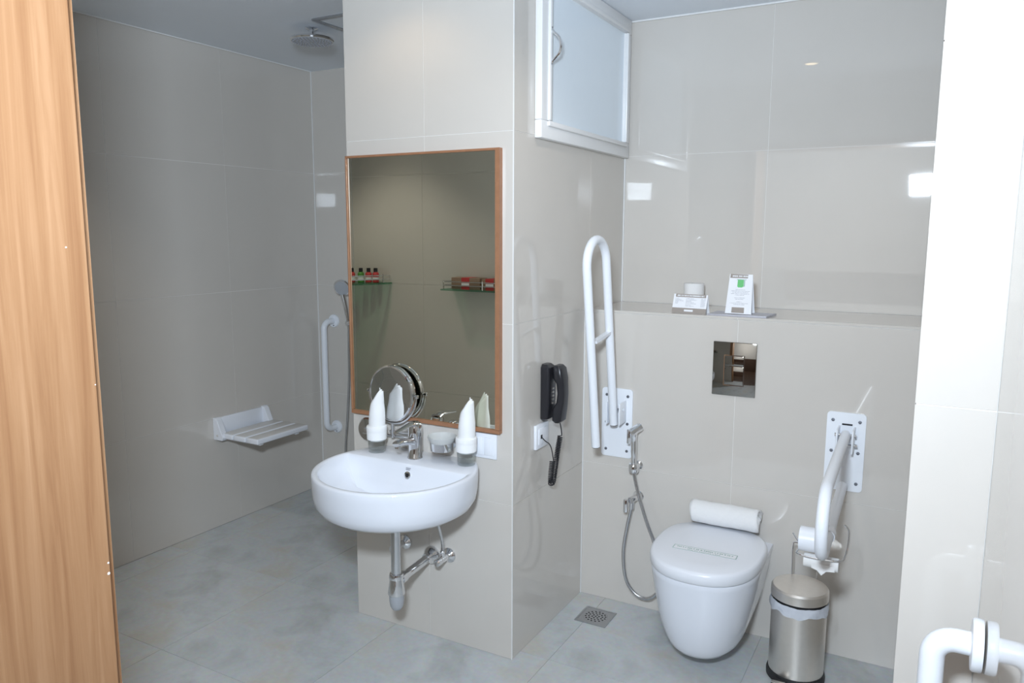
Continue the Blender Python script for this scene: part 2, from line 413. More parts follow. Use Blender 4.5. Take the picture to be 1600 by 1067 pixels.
# ------------------------------------------------------------------ wash basin
BX, BYc, BR, BZ = -1.520, 1.957, 0.272, 0.690
A0c = math.asin((PY-BYc)/BR)
def chop(r, back, z, n=64, cx=BX, cy=BYc):
    """circle of radius r cut straight at y = back; points keep the same angles on every ring"""
    b = math.asin(max(-0.99, min(0.985, (back-cy)/r))); pts = []
    for i in range(n+1):
        t = A0c-(PI+2*A0c)*i/n
        e_ = t if t > -PI/2 else -PI-t          # elevation measured from the side
        sg = 1 if t > -PI/2 else -1
        if e_ <= b: pts.append((cx+sg*r*math.cos(e_), cy+r*math.sin(e_)))
        else:
            k = (e_-b)/max(1e-6, A0c-b)
            pts.append((cx+sg*r*math.cos(b)*(1-0.15*k), cy+r*math.sin(b)))
    x1, x0 = pts[0][0], pts[-1][0]; yb_ = pts[0][1]
    pts += [(x0+(x1-x0)*k/12, yb_) for k in range(1, 12)]
    return [Vector((x, y, z)) for x, y in pts]
T = thing('wash_basin', 'white round wall-hung ceramic basin under the mirror', 'basin', (BX, PY, 0.545))
DK = 2.005
rings = []
yb = PY-0.0005
for r, z in ((0.150, 0.548), (0.200, 0.549), (0.232, 0.556), (0.252, 0.570), (0.265, 0.592), (0.270, 0.62), (0.272, 0.66), (0.272, 0.682), (0.270, 0.688), (0.266, 0.690)):
    rings.append(chop(r, min(yb, BYc+r*0.98), z))
for r, b, z in ((0.256, DK+0.004, 0.6905), (0.252, DK, 0.688), (0.249, DK-0.003, 0.680), (0.238, DK-0.010, 0.655), (0.215, DK-0.025, 0.622), (0.17, DK-0.05, 0.596), (0.10, DK-0.05, 0.582), (0.03, 1.975, 0.577)):
    rings.append(chop(r, min(b, BYc+r*0.96), z))
obj('bowl', MB().rings(rings), 'ceramic', T, angle=50)
dr = obj('drain', MB().lathe([(0.032, 0), (0.032, 0.003), (0.022, 0.004), (0.022, 0.001)], (BX, BYc, 0.578), (0, 0, 1), 28), 'chrome', T)
ofl = obj('overflow_ring', MB().lathe([(0.0125, 0), (0.0125, 0.003), (0.0075, 0.004), (0.0075, 0.0005)], (BX+0.02, DK-0.0105, 0.655), (0, -1, 0.28), 24), 'chrome', T)
obj('overflow_hole', MB().lathe([(0.0072, 0), (0.0072, 0.0025)], (BX+0.02, DK-0.0115, 0.655), (0, -1, 0.28), 16), 'dark', T)
lg = MB()
for row, n in ((0, 7), (1, 6)):
    for i in range(n):
        x = BX+0.010+i*0.0028; z = 0.6765-row*0.0048; y = DK-0.0055-row*0.0012
        lg.box((x, y-0.0006, z), (x+0.0020, y+0.001, z+0.0026))
obj('maker_mark', lg, 'ink', T, smooth=False)

# tap
T = thing('basin_tap', 'chrome single lever mixer tap on the back of the basin', 'tap', (-1.528, 2.075, BZ))
tx, ty = -1.528, 2.075
obj('body', MB().lathe([(0.0265, 0), (0.0265, 0.004), (0.0240, 0.010), (0.0235, 0.05), (0.0240, 0.090), (0.0245, 0.104), (0.0225, 0.114), (0.012, 0.120), (0.003, 0.121)], (tx, ty, BZ), (0, 0.02, 1)), 'chrome', T)
sp = smooth_path([(tx, ty-0.008, BZ+0.060), (tx, ty-0.045, BZ+0.068), (tx, ty-0.085, BZ+0.074), (tx, ty-0.106, BZ+0.073)], 5)
sr = []
for i, p in enumerate(sp):
    t = i/(len(sp)-1); wd = 0.0185-0.005*t; hh = 0.0135-0.004*t
    sr.append([p+Vector((wd*math.cos(a), 0, hh*math.sin(a))) for a in [2*PI*q/18 for q in range(18)]])
o = obj('spout', MB().rings(sr), 'chrome', T)
obj('aerator', MB().cyl((tx, ty-0.094, BZ+0.068), (tx, ty-0.096, BZ+0.056), 0.0095, 18), 'chrome', o)
lv = smooth_path([(tx, ty+0.012, BZ+0.116), (tx, ty-0.020, BZ+0.124), (tx, ty-0.060, BZ+0.120), (tx, ty-0.108, BZ+0.113)], 5)
lmb = MB(); rr = []
for i, p in enumerate(lv):
    t = i/(len(lv)-1); wd = 0.020-0.011*t; hh = 0.012-0.009*t
    rr.append([p+Vector((wd*math.cos(a), 0.2*hh*math.sin(a), hh*math.sin(a))) for a in [2*PI*q/14 for q in range(14)]])
obj('lever', lmb.rings(rr), 'chrome', T)

# bottle trap and valves
T = thing('bottle_trap', 'chrome bottle trap and waste pipe hanging under the basin', 'pipe', (-1.518, 1.945, 0.19))
qx, qy = -1.517, 1.945
obj('tailpipe', MB().cyl((qx, qy, 0.325), (qx, qy, 0.551), 0.0165), 'tailsteel', T)
obj('collar', MB().lathe([(0.017, 0.308), (0.0235, 0.308), (0.0245, 0.318), (0.0225, 0.326), (0.017, 0.328)], (qx, qy, 0)), 'chrome', T)
obj('cup_nut', MB().lathe([(0.022, 0.310), (0.0245, 0.29), (0.0285, 0.262), (0.0285, 0.254), (0.01, 0.254)], (qx, qy, 0)), 'chrome', T)
obj('cup', MB().lathe([(0.0255, 0.256), (0.0250, 0.232), (0.022, 0.212), (0.015, 0.200), (0.008, 0.196), (0.002, 0.195)], (qx, qy, 0)), 'trapgrey', T)
obj('outlet_pipe', MB().tube([(qx, qy+0.005, 0.296), (qx, PY-0.001, 0.312)], 0.0150, 20), 'chrome', T)
obj('outlet_nut', MB().lathe([(0.0195, 0), (0.0195, 0.020), (0.016, 0.024)], (qx, qy+0.022, 0.298), (0, 1, 0.07)), 'chrome', T)
obj('wall_flange', MB().lathe([(0.033, 0), (0.033, 0.004), (0.029, 0.016), (0.021, 0.026), (0.0165, 0.042)], (qx, PY-0.0005, 0.312), (0, -1, 0)), 'chrome', T)
def valve(vx, vz, hose_to, label):
    T = thing('angle_valve', label, 'valve', (vx, PY, vz), 'angle valves under the basin')
    obj('wall_flange', MB().lathe([(0.027, 0), (0.027, 0.003), (0.022, 0.010), (0.013, 0.014), (0.0115, 0.016)], (vx, PY-0.0005, vz), (0, -1, 0)), 'chrome', T)
    obj('body', MB().cyl((vx, PY-0.012, vz), (vx, PY-0.055, vz), 0.0115, 18).cyl((vx, PY-0.042, vz-0.004), (vx, PY-0.042, vz+0.030), 0.009, 16), 'chrome', T)
    obj('knob', MB().lathe([(0.010, 0), (0.0135, 0.004), (0.0135, 0.024), (0.010, 0.028)], (vx, PY-0.055, vz), (0, -1, 0), 12), 'chrome', T)
    obj('supply_hose', MB().tube(smooth_path([(vx, PY-0.042, vz+0.028), (vx-0.004, PY-0.042, vz+0.08), hose_to], 8), 0.0062, 10), 'hose', T)
valve(-1.638, 0.335, (-1.63, PY-0.06, 0.565), 'chrome angle valve behind the waste pipe under the basin')
valve(-1.445, 0.325, (-1.475, PY-0.07, 0.565), 'chrome angle valve right of the waste pipe under the basin')

# tumblers with napkins
def tumbler(x, y, rot, label, nlabel):
    T = thing('glass_tumbler', label, 'glass', (x, y, BZ+0.0008), 'tumblers on the basin')
    z0 = BZ+0.0008
    obj('glass_wall', MB().lathe([(0.003, 0.0), (0.0285, 0.0), (0.030, 0.003), (0.0325, 0.088), (0.0312, 0.0885), (0.0292, 0.012), (0.026, 0.009), (0.003, 0.009)], (x, y, z0), seg=36), 'glass', T)
    N = thing('rolled_napkin', nlabel, 'napkin', (x, y, z0+0.038), 'napkins in tumblers')
    z1 = z0+0.040
    ns, nv = 72, 16; vs = []; fs = []
    for i in range(ns+1):
        u = i/ns; a = rot+u*2.25*2*PI; R = 0.011+0.0158*u**0.75
        d_ = abs(((a-rot)/(2*PI)) % 1.0-0.5)*2          # 1 at the peak side, 0 opposite
        top = 0.128+0.062*(0.5-0.5*math.cos(PI*d_))**0.7-0.012*u
        for k in range(nv+1):
            v = k/nv; z = z1+top*v; hz = top*v
            sq = 1.0-0.30*max(0, (hz-0.095)/0.095)**1.3
            bulge = 1+0.16*math.sin(min(1, hz/0.13)*PI)*min(1, hz/0.05)
            r_ = R*sq*(bulge if u > 0.3 else 1)
            sh = 0.007*max(0, (hz-0.07)/0.12)**1.2
            vs.append((x+r_*math.cos(a)*(1+0.03*math.sin(3*a+8*v))+sh*math.cos(rot), y+r_*math.sin(a)*(1+0.03*math.sin(2*a+6*v))+sh*math.sin(rot), z))
    for i in range(ns):
        for k in range(nv): fs.append((i*(nv+1)+k, (i+1)*(nv+1)+k, (i+1)*(nv+1)+k+1, i*(nv+1)+k+1))
    ro = obj('roll', MB().add(vs, fs), 'napkin', N, angle=80)
    sd = ro.modifiers.new('thick', 'SOLIDIFY'); sd.thickness = 0.0022; sd.offset = 0
    obj('cuff', MB().lathe([(0.0336, 0.046), (0.0346, 0.0465), (0.0354, 0.072), (0.0352, 0.074), (0.0360, 0.076), (0.0360, 0.090), (0.0348, 0.0935), (0.030, 0.0945), (0.024, 0.092)], (x, y, z0), seg=40, cap0=False, cap1=False), 'napkin', N, angle=60)
tumbler(-1.690, 2.072, 0.2, 'clear glass tumbler left of the tap holding a napkin', 'white napkin rolled upright in the tumbler left of the tap')
tumbler(-1.334, 2.098, 0.0, 'clear glass tumbler right of the tap holding a napkin', 'white napkin rolled upright in the tumbler near the switch')

# shaving mirror
T = thing('shaving_mirror', 'round chrome magnifying mirror on a folding wall arm', 'mirror', (-1.790, PY, 0.735))
c = Vector((-1.660, 2.126, 0.893))
nrm = Vector((-0.07, -1.0, 0.02)).normalized()
obj('housing', MB().lathe([(0.096, -0.0125), (0.0995, -0.011), (0.101, -0.005), (0.0985, 0.001), (0.0985, 0.003), (0.101, 0.007), (0.099, 0.0115), (0.094, 0.013), (0.093, 0.010)], c, nrm, 64, cap1=False), 'chrome', T)
# slightly concave glass
obj('mirror_glass', MB().lathe([(0.0935, 0.0105), (0.070, 0.0090), (0.05, 0.0083), (0.025, 0.0080), (0.002, 0.0079)], c, nrm, 64, cap0=False), 'smirror', T, angle=80)
side = Vector((0, 0, 1)).cross(nrm).normalized(); upm = nrm.cross(side)
for sgn in (-1, 1):
    obj('pivot_knob', MB().lathe([(0.004, 0), (0.004, 0.010), (0.0065, 0.011), (0.0065, 0.016), (0.003, 0.018)], c+side*0.100*sgn, side*sgn, 14), 'chrome', T)
yk = [c+0.1085*(math.cos(a)*side+math.sin(a)*upm) for a in [PI+PI*i/32 for i in range(33)]]
obj('yoke', MB().tube(yk, 0.0042, 12), 'chrome', T)
pb = c-0.1085*upm
obj('post', MB().cyl(pb, pb+Vector((0, 0, -0.052)), 0.0065, 16), 'chrome', T)
obj('arm', MB().tube([pb+Vector((-0.012, 0.0, -0.030)), pb+Vector((0.082, 0.012, -0.030))], 0.0050, 12), 'chrome', T)
obj('joint', MB().cyl(pb+Vector((0.082, 0.012, -0.022)), pb+Vector((0.082, 0.012, -0.056)), 0.008, 16), 'chrome', T)
obj('arm', MB().tube([pb+Vector((0.082, 0.012, -0.048)), Vector((-1.79, PY-0.026, 0.735))], 0.0050, 12), 'chrome', T)
obj('wall_plate', MB().lathe([(0.046, 0), (0.046, 0.006), (0.040, 0.012), (0.014, 0.014), (0.012, 0.030), (0.004, 0.032)], (-1.795, PY-0.0005, 0.738), (0, -1, 0), 40), 'chrome', T)

# soap dish
T = thing('soap_dish', 'frosted glass soap dish in a chrome wall holder', 'soap dish', (-1.425, PY, 0.74))
sc = (-1.425, 2.088, 0.0)
obj('dish', MB().lathe([(0.004, 0.744), (0.030, 0.745), (0.037, 0.752), (0.050, 0.778), (0.0485, 0.779), (0.036, 0.756), (0.028, 0.750), (0.004, 0.749)], sc, seg=40), 'dishglass', T)
obj('holder_ring', MB().lathe([(0.034, 0.730), (0.0385, 0.730), (0.0400, 0.757), (0.0370, 0.757), (0.034, 0.730)], sc, seg=40, cap0=False, cap1=False), 'chrome', T)
obj('holder_arm', MB().cyl((-1.425, PY-0.001, 0.742), (-1.425, 2.088+0.037, 0.742), 0.008, 14).lathe([(0.020, 0), (0.020, 0.005), (0.010, 0.009)], (-1.425, PY-0.0005, 0.742), (0, -1, 0), 24), 'chrome', T)

# switch plate below mirror
T = thing('switch_plate', 'white double switch plate on the wall below the mirror', 'switch', (-1.294, PY, 0.704))
obj('plate', MB().rbox((-1.345, PY-0.009, 0.704), (-1.247, PY-0.0003, 0.790), 0.003), 'plastic', T)
obj('rocker', MB().rbox((-1.335, PY-0.0125, 0.716), (-1.298, PY-0.008, 0.778), 0.002), 'plastic', T)
obj('rocker', MB().rbox((-1.294, PY-0.0125, 0.716), (-1.257, PY-0.008, 0.778), 0.002), 'plastic', T)

# ------------------------------------------------------------------ telephone and outlet on the pillar side
T = thing('wall_telephone', 'black wall telephone with handset on the pillar side', 'telephone', (PX, 2.385, 0.80))
def loft_x(mb, secs):
    """secs: list of (z, y0, y1, x0, x1) rounded rectangles stacked in z"""
    rs = []
    for z, y0, y1, x0, x1 in secs:
        r = min(0.010, (x1-x0)*0.45, (y1-y0)*0.45); ring = []
        for cx_, cy_, a0 in ((x1-r, y1-r, 0), (x0+r, y1-r, PI/2), (x0+r, y0+r, PI), (x1-r, y0+r, 1.5*PI)):
            for k in range(5):
                a = a0+PI/2*k/4; ring.append(Vector((cx_+r*math.cos(a), cy_+r*math.sin(a), z)))
        rs.append(ring)
    return mb.rings(rs)
ph0, ph1 = 2.350, 2.415
obj('base', loft_x(MB(), [(0.803, ph0+0.008, ph1-0.008, PX+0.0005, PX+0.020), (0.810, ph0, ph1, PX+0.0005, PX+0.030), (0.86, ph0, ph1, PX+0.0005, PX+0.034), (0.96, ph0, ph1, PX+0.0005, PX+0.036), (0.992, ph0, ph1, PX+0.0005, PX+0.034), (1.003, ph0+0.010, ph1-0.010, PX+0.0005, PX+0.022)]), 'black', T)
h0, h1 = 2.368, 2.424
obj('handset', loft_x(MB(), [(0.795, h0+0.006, h1-0.006, PX+0.044, PX+0.064), (0.803, h0, h1, PX+0.038, PX+0.072), (0.845, h0, h1, PX+0.038, PX+0.078), (0.868, h0+0.003, h1-0.003, PX+0.052, PX+0.081), (0.900, h0+0.004, h1-0.004, PX+0.055, PX+0.083),
                             (0.935, h0+0.003, h1-0.003, PX+0.052, PX+0.081), (0.955, h0, h1, PX+0.040, PX+0.079), (0.990, h0, h1, PX+0.039, PX+0.072), (1.000, h0+0.006, h1-0.006, PX+0.044, PX+0.062)]), 'black', T)
kp = MB()
for k in range(5): kp.box((PX+0.034, 2.380, 0.862+k*0.013), (PX+0.0385, 2.388, 0.868+k*0.013))
obj('key_row', kp, 'steel', T, smooth=False)
# cord: straight drop, coil, return to the outlet
zz = smooth_path([(PX+0.055, 2.402, 0.796), (PX+0.050, 2.425, 0.765), (PX+0.048, 2.436, 0.736)], 6)
base = smooth_path([(PX+0.046, 2.426, 0.735), (PX+0.045, 2.414, 0.70), (PX+0.044, 2.402, 0.66), (PX+0.042, 2.394, 0.62), (PX+0.040, 2.386, 0.582), (PX+0.032, 2.386, 0.568), (PX+0.026, 2.394, 0.578), (PX+0.024, 2.402, 0.61), (PX+0.024, 2.410, 0.645)], 10)
L = [0]
for i in range(1, len(base)): L.append(L[-1]+(base[i]-base[i-1]).length)
turns = 44; pts = []
NP = turns*9
for i in range(NP+1):
    d = L[-1]*i/NP
    j = max(k for k in range(len(L)) if L[k] <= d+1e-9); j = min(j, len(base)-2)
    f = (d-L[j])/(L[j+1]-L[j]); p = base[j].lerp(base[j+1], f); tdir = (base[j+1]-base[j]).normalized()
    a1 = tdir.cross(Vector((1, 0, 0))).normalized(); a2 = tdir.cross(a1)
    a = 2*PI*turns*i/NP
    pts.append(p+0.0088*(math.cos(a)*a1+math.sin(a)*a2))
obj('coiled_cord', MB().tube(zz+pts, 0.0021, 6), 'black', T, angle=80)
obj('line_cord', MB().tube(smooth_path([pts[-1], (PX+0.026, 2.408, 0.665), (PX+0.026, 2.396, 0.695), (PX+0.026, 2.378, 0.716), (PX+0.024, 2.352, 0.732), (PX+0.014, 2.338, 0.750)], 8), 0.0018, 8), 'black', T)

T = thing('phone_outlet', 'white square telephone outlet plate below the black telephone', 'outlet', (PX, 2.353, 0.707))
obj('plate', MB().rbox((PX+0.0003, 2.306, 0.707), (PX+0.012, 2.402, 0.794), 0.003), 'plastic', T)
obj('insert', MB().rbox((PX+0.011, 2.322, 0.722), (PX+0.0145, 2.386, 0.780), 0.002), 'plastic', T)
obj('jack', MB().box((PX+0.0142, 2.334, 0.742), (PX+0.0152, 2.346, 0.756)), 'dark', T, smooth=False)

# ------------------------------------------------------------------ high cabinet door on pillar side
T = thing('wall_cabinet', 'white framed frosted glass cabinet door high beside the pillar corner', 'cabinet', (PX, 2.70, 1.765))
cy0, cy1, cz0, cz1 = 2.297, 3.105, 1.766, 2.312
xo = PX+0.0004
def frame_part(a, b, r=0.003): return MB().rbox(a, b, r)
FWD = 0.058
obj('frame_rail', frame_part((xo, cy0, cz0), (xo+0.026, cy1, cz0+FWD)), 'white_frame', T)
obj('frame_rail', frame_part((xo, cy0, cz1-FWD), (xo+0.026, cy1, cz1)), 'white_frame', T)
obj('frame_stile', frame_part((xo, cy0, cz0+FWD), (xo+0.026, cy0+FWD, cz1-FWD)), 'white_frame', T)
obj('frame_stile', frame_part((xo, cy1-FWD, cz0+FWD), (xo+0.026, cy1, cz1-FWD)), 'white_frame', T)
b0, b1, d0, d1 = cy0+0.042, cy1-0.042, cz0+0.040, cz1-0.040
for a, b in (((xo+0.024, b0, d0), (xo+0.036, b1, d0+0.018)), ((xo+0.024, b0, d1-0.018), (xo+0.036, b1, d1)), ((xo+0.024, b0, d0+0.018), (xo+0.036, b0+0.018, d1-0.018)), ((xo+0.024, b1-0.018, d0+0.018), (xo+0.036, b1, d1-0.018))):
    obj('moulding', frame_part(a, b, 0.005), 'white_frame', T)
obj('pane', MB().box((xo+0.004, cy0+FWD-0.005, cz0+FWD-0.005), (xo+0.016, cy1-FWD+0.005, cz1-FWD+0.005)), 'frost', T, smooth=False)
hy = cy0+0.050
hp = smooth_path([(xo+0.036, hy, 2.000), (xo+0.038, hy, 2.012), (xo+0.062, hy, 2.035), (xo+0.068, hy, 2.060), (xo+0.062, hy, 2.085), (xo+0.038, hy, 2.108), (xo+0.036, hy, 2.120)], 5)
obj('handle', MB().tube(hp, 0.0042, 10), 'chrome', T)

# ------------------------------------------------------------------ fold-down rails
def plate(T, x0, x1, z0, z1):
    p = MB(); bm_r = 0.012; ring0 = []; ring1 = []
    for cx_, cz_, a0 in ((x1-bm_r, z1-bm_r, 0), (x0+bm_r, z1-bm_r, PI/2), (x0+bm_r, z0+bm_r, PI), (x1-bm_r, z0+bm_r, 1.5*PI)):
        for k in range(5):
            a = a0+PI/2*k/4
            ring0.append(Vector((cx_+bm_r*math.cos(a), FY-0.0004, cz_+bm_r*math.sin(a)))); ring1.append(Vector((cx_+bm_r*math.cos(a), FY-0.006, cz_+bm_r*math.sin(a))))
    pl = obj('wall_plate', p.rings([ring0, ring1]), 'coated', T)
    for zx in (z0+0.028, (z0+z1)/2, z1-0.028):
        for xx in (x0+0.019, x1-0.019):
            obj('screw', MB().lathe([(0.0062, 0), (0.0055, 0.003), (0.002, 0.0035)], (xx, FY-0.0058, zx), (0, -1, 0), 6), 'screw', pl)
    return pl
def rail(T, hinge, dirv, downv, ln, gap, r, short):
    """U loop: from hinge along dirv, over a half circle, back along the free tube"""
    h = Vector(hinge); d = Vector(dirv).normalized(); q = Vector(downv); q = (q-d*q.dot(d)).normalized()
    R = gap/2
    path = [h, h+d*(ln*0.5), h+d*(ln-R)] + [h+d*(ln-R)+q*R+R*(math.sin(a)*d-math.cos(a)*q) for a in [PI*i/16 for i in range(1, 16)]] + [h+d*(ln-R)+q*gap, h+d*(ln*0.5)+q*gap, h+q*gap+d*short]
    lp = obj('rail_loop', MB().tube(path, r, 20), 'coated', T)
    for e, dd in ((path[0], -d), (path[-1], -d)):
        obj('end_cap', MB().cyl(e-dd*0.004, e+dd*0.002, r*0.97, 20), 'rubber', lp)
    return h, d, q
# raised rail, left
T = thing('grab_rail', 'white hinged support rail folded up against the wall left of the toilet', 'grab rail', (-1.045, FY, 0.595), 'fold-down support rails')
plate(T, -1.108, -0.984, 0.595, 0.866)
H0 = Vector((-1.037, 2.672, 0.738))
h, d, q = rail(T, H0, (-0.008, -0.100, 0.70), (0, -1, -0.1), 0.715, 0.175, 0.0155, -0.020)
obj('brace', MB().box((-1.050, 2.475, 1.075), (-1.030, 2.615, 1.085)).xform(Matrix.Translation((-1.04, 2.5, 1.08)) @ Matrix.Rotation(0.14, 4, 'X') @ Matrix.Translation((1.04, -2.5, -1.08))), 'coated', T, smooth=False)
for sx in (-0.026, 0.026):
    obj('hinge_cheek', MB().rbox((-1.037+sx-0.003, 2.660, 0.738), (-1.037+sx+0.003, FY-0.005, 0.822), 0.003), 'coated', T)
obj('hinge_pin', MB().cyl((-1.070, 2.685, 0.795), (-1.004, 2.685, 0.795), 0.006, 14), 'chrome', T)
# lowered rail, right
T = thing('grab_rail', 'white hinged support rail lowered beside the toilet, above the bin', 'grab rail', (-0.232, FY, 0.595), 'fold-down support rails')
plate(T, -0.293, -0.172, 0.598, 0.866)
H1 = Vector((-0.229, 2.690, 0.800))
h, d, q = rail(T, H1, (0.022, -0.715, 0.020), (0, 0, -1), 0.735, 0.175, 0.0155, -0.005)
for sx in (-0.024, 0.024):
    obj('hinge_cheek', MB().rbox((-0.229+sx-0.003, 2.655, 0.745), (-0.229+sx+0.003, FY-0.005, 0.822), 0.003), 'coated', T)
obj('hinge_pin', MB().cyl((-0.262, 2.685, 0.800), (-0.196, 2.685, 0.800), 0.0065, 14), 'chrome', T)
obj('stop_pin', MB().cyl((-0.229, 2.695, 0.765), (-0.192, 2.695, 0.765), 0.0065, 14), 'chrome', T)
obj('hinge_slot', MB().box((-0.245, FY-0.0085, 0.824), (-0.213, FY-0.0055, 0.829)), 'dark', T, smooth=False)

# toilet paper holder on lower tube of the right rail
LT = H1+d*0.50+q*0.175
T = thing('paper_holder', 'white and chrome toilet paper holder clipped to the lowered rail', 'paper holder', tuple(LT))
cx, cy, cz = LT
obj('clamp', MB().lathe([(0.0159, -0.02), (0.019, -0.02), (0.019, 0.02), (0.0159, 0.02), (0.0159, -0.02)], LT, tuple(d), 20, False, False), 'plastic', T)
obj('hood', MB().rings([[Vector((cx-0.072+k*0.0, cy+0.035*math.cos(a), cz-0.004+0.034*math.sin(a)-0.020)) for a in [2*PI*i/24 for i in range(24)]] for k in (0,)] + [[Vector((cx-0.014, cy+0.035*math.cos(a), cz-0.004+0.034*math.sin(a)-0.020)) for a in [2*PI*i/24 for i in range(24)]]]), 'plastic', T)
obj('thumb_screw', MB().cyl((cx-0.026, cy+0.01, cz+0.012), (cx-0.026, cy+0.01, cz+0.030), 0.008, 12), 'rubber', T)
wz = cz-0.060
wire = [(cx-0.095, cy+0.03, cz-0.026), (cx-0.070, cy, cz-0.048), (cx-0.070, cy-0.03, wz), (cx+0.030, cy-0.03, wz), (cx+0.048, cy, wz+0.012), (cx+0.050, cy+0.03, cz+0.005), (cx+0.036, cy+0.035, cz+0.022)]
obj('wire', MB().tube(smooth_path(wire, 6), 0.0026, 8), 'chrome', T)
RT = thing('toilet_roll', 'nearly used white toilet roll hanging in the rail holder', 'toilet roll', (cx-0.012, cy, wz-0.028))
obj('roll', MB().lathe([(0.008, 0), (0.019, 0), (0.019, 0.090), (0.008, 0.090)], (cx-0.057, cy-0.008, wz-0.021), (1, 0, 0), 24), 'tissue', RT)
fpts = [(cx-0.035, cy-0.0285, wz-0.018), (cx+0.025, cy-0.0285, wz-0.018), (cx+0.025, cy-0.0285, wz-0.034), (cx+0.004, cy-0.0295, wz-0.036), (cx-0.008, cy-0.031, wz-0.049), (cx-0.020, cy-0.0295, wz-0.037), (cx-0.035, cy-0.0285, wz-0.033)]
fb = MB().add(fpts, [tuple(range(7))]); fo = obj('loose_sheet', fb, 'tissue', RT, smooth=False)
fo.modifiers.new('thick', 'SOLIDIFY').thickness = 0.0008

# ------------------------------------------------------------------ flush plate
T = thing('flush_plate', 'polished dark metal flush plate on the wall above the toilet', 'flush plate', (-0.608, FY, 0.883))
obj('plate', MB().rbox((-0.685, FY-0.008, 0.883), (-0.533, FY-0.0003, 1.076), 0.002), 'gunmetal', T)
for a, b in (((-0.645, 0.920), (-0.573, 0.922)), ((-0.645, 1.028), (-0.573, 1.030)), ((-0.645, 0.922), (-0.643, 1.028)), ((-0.575, 0.922), (-0.573, 1.028))):
    obj('button_rim', MB().box((a[0], FY-0.0105, a[1]), (b[0], FY-0.007, b[1])), 'chrome', T, smooth=False)
obj('button', MB().rbox((-0.642, FY-0.0095, 0.923), (-0.576, FY-0.007, 0.990), 0.001), 'gunmetal', T)
obj('button', MB().rbox((-0.642, FY-0.0095, 0.992), (-0.576, FY-0.007, 1.027), 0.001), 'gunmetal', T)

# ------------------------------------------------------------------ toilet
TX = -0.617
def dshape(w_, f, back, z, n=44, ex=2.35, cx=TX, mid=None):
    mid = back-(back-f)*0.52 if mid is None else mid
    pts = [Vector((cx+w_*0.97, back, z))]
    for i in range(n+1):
        a = -PI*i/n
        ca, sa = math.cos(a), math.sin(a)
        x = w_*math.copysign(abs(ca)**(2/ex), ca); y = (mid-f)*math.copysign(abs(sa)**(2/ex), sa)
        pts.append(Vector((cx+x, mid+y, z)))
    pts.append(Vector((cx-w_*0.97, back, z)))
    return pts
T = thing('toilet', 'white wall-hung toilet with closed lid under the flush plate', 'toilet', (TX, FY, 0.065))
yb = FY-0.0006
secs = [(0.060, 2.420, 0.066), (0.090, 2.375, 0.068), (0.108, 2.350, 0.076), (0.120, 2.334, 0.092), (0.130, 2.322, 0.115), (0.142, 2.308, 0.155), (0.152, 2.297, 0.20), (0.161, 2.289, 0.25), (0.169, 2.283, 0.30), (0.175, 2.279, 0.34), (0.177, 2.277, 0.355), (0.175, 2.280, 0.361), (0.165, 2.292, 0.362)]
obj('bowl', MB().rings([dshape(a, f, yb, z, ex=2.2+0.25*min(1, z/0.3)) for a, f, z in secs]), 'ceramic', T, angle=40)
def oval(w_, f, back, z, n=30):
    mid = 2.500; pts = []
    for i in range(2*n):
        a = PI*i/n; ca, sa = math.cos(a), math.sin(a); ex = 2.9 if sa > 0 else 2.35
        ry = (back-mid) if sa > 0 else (mid-f)
        pts.append(Vector((TX+w_*math.copysign(abs(ca)**(2/ex), ca), mid+ry*math.copysign(abs(sa)**(2/ex), sa), z)))
    return pts
secs = [(0.170, 2.285, 0.3625), (0.1785, 2.272, 0.364), (0.182, 2.267, 0.370), (0.183, 2.265, 0.385), (0.182, 2.266, 0.397), (0.179, 2.270, 0.403), (0.172, 2.279, 0.4065), (0.120, 2.34, 0.4085), (0.05, 2.44, 0.409)]
lb = 2.712
obj('lid', MB().rings([oval(a, f, lb-(0.183-a)*0.9, z) for a, f, z in secs]), 'plastic', T, angle=40)
obj('lid_seam', MB().rings([oval(0.172, 2.283, lb-0.015, 0.3595), oval(0.172, 2.283, lb-0.015, 0.3645)]), 'rubber', T)
for sx in (-0.075, 0.075):
    obj('lid_hinge', MB().cyl((TX+sx-0.02, 2.708, 0.375), (TX+sx+0.02, 2.708, 0.375), 0.010, 16), 'chrome', T)
T = thing('paper_band', 'printed white paper strip lying across the closed toilet lid', 'paper band', (TX, 2.44, 0.409))
bx0, bx1, by0, by1 = -0.718, -0.508, 2.418, 2.452
rotb = Matrix.Translation((TX, 2.435, 0)) @ Matrix.Rotation(math.radians(1.5), 4, 'Z') @ Matrix.Translation((-TX, -2.435, 0))
obj('strip', MB().box((bx0, by0, 0.4092), (bx1, by1, 0.4098)).xform(rotb), 'paper', T, smooth=False)
e = 0.0022
pr = MB()
for a, b in (((bx0, by0), (bx1, by0+e)), ((bx0, by1-e), (bx1, by1)), ((bx0, by0+e), (bx0+e, by1-e)), ((bx1-e, by0+e), (bx1, by1-e))): pr.box((a[0], a[1], 0.4098), (b[0], b[1], 0.4101))
obj('printed_border', pr.xform(rotb), 'palegreen', T, smooth=False)
pr = MB()
for rowy, h_ in ((2.436, 0.006), (2.425, 0.003)):
    x = bx0+0.012 if rowy > 2.43 else bx0+0.05
    xe = bx1-0.012 if rowy > 2.43 else bx1-0.05
    while x < xe:
        l_ = random.uniform(0.003, 0.0065); pr.box((x, rowy, 0.4098), (x+l_, rowy+h_, 0.4101)); x += l_+random.choice((0.0015, 0.0015, 0.0045))
obj('printed_text', pr.xform(rotb), 'palegreen', T, smooth=False)

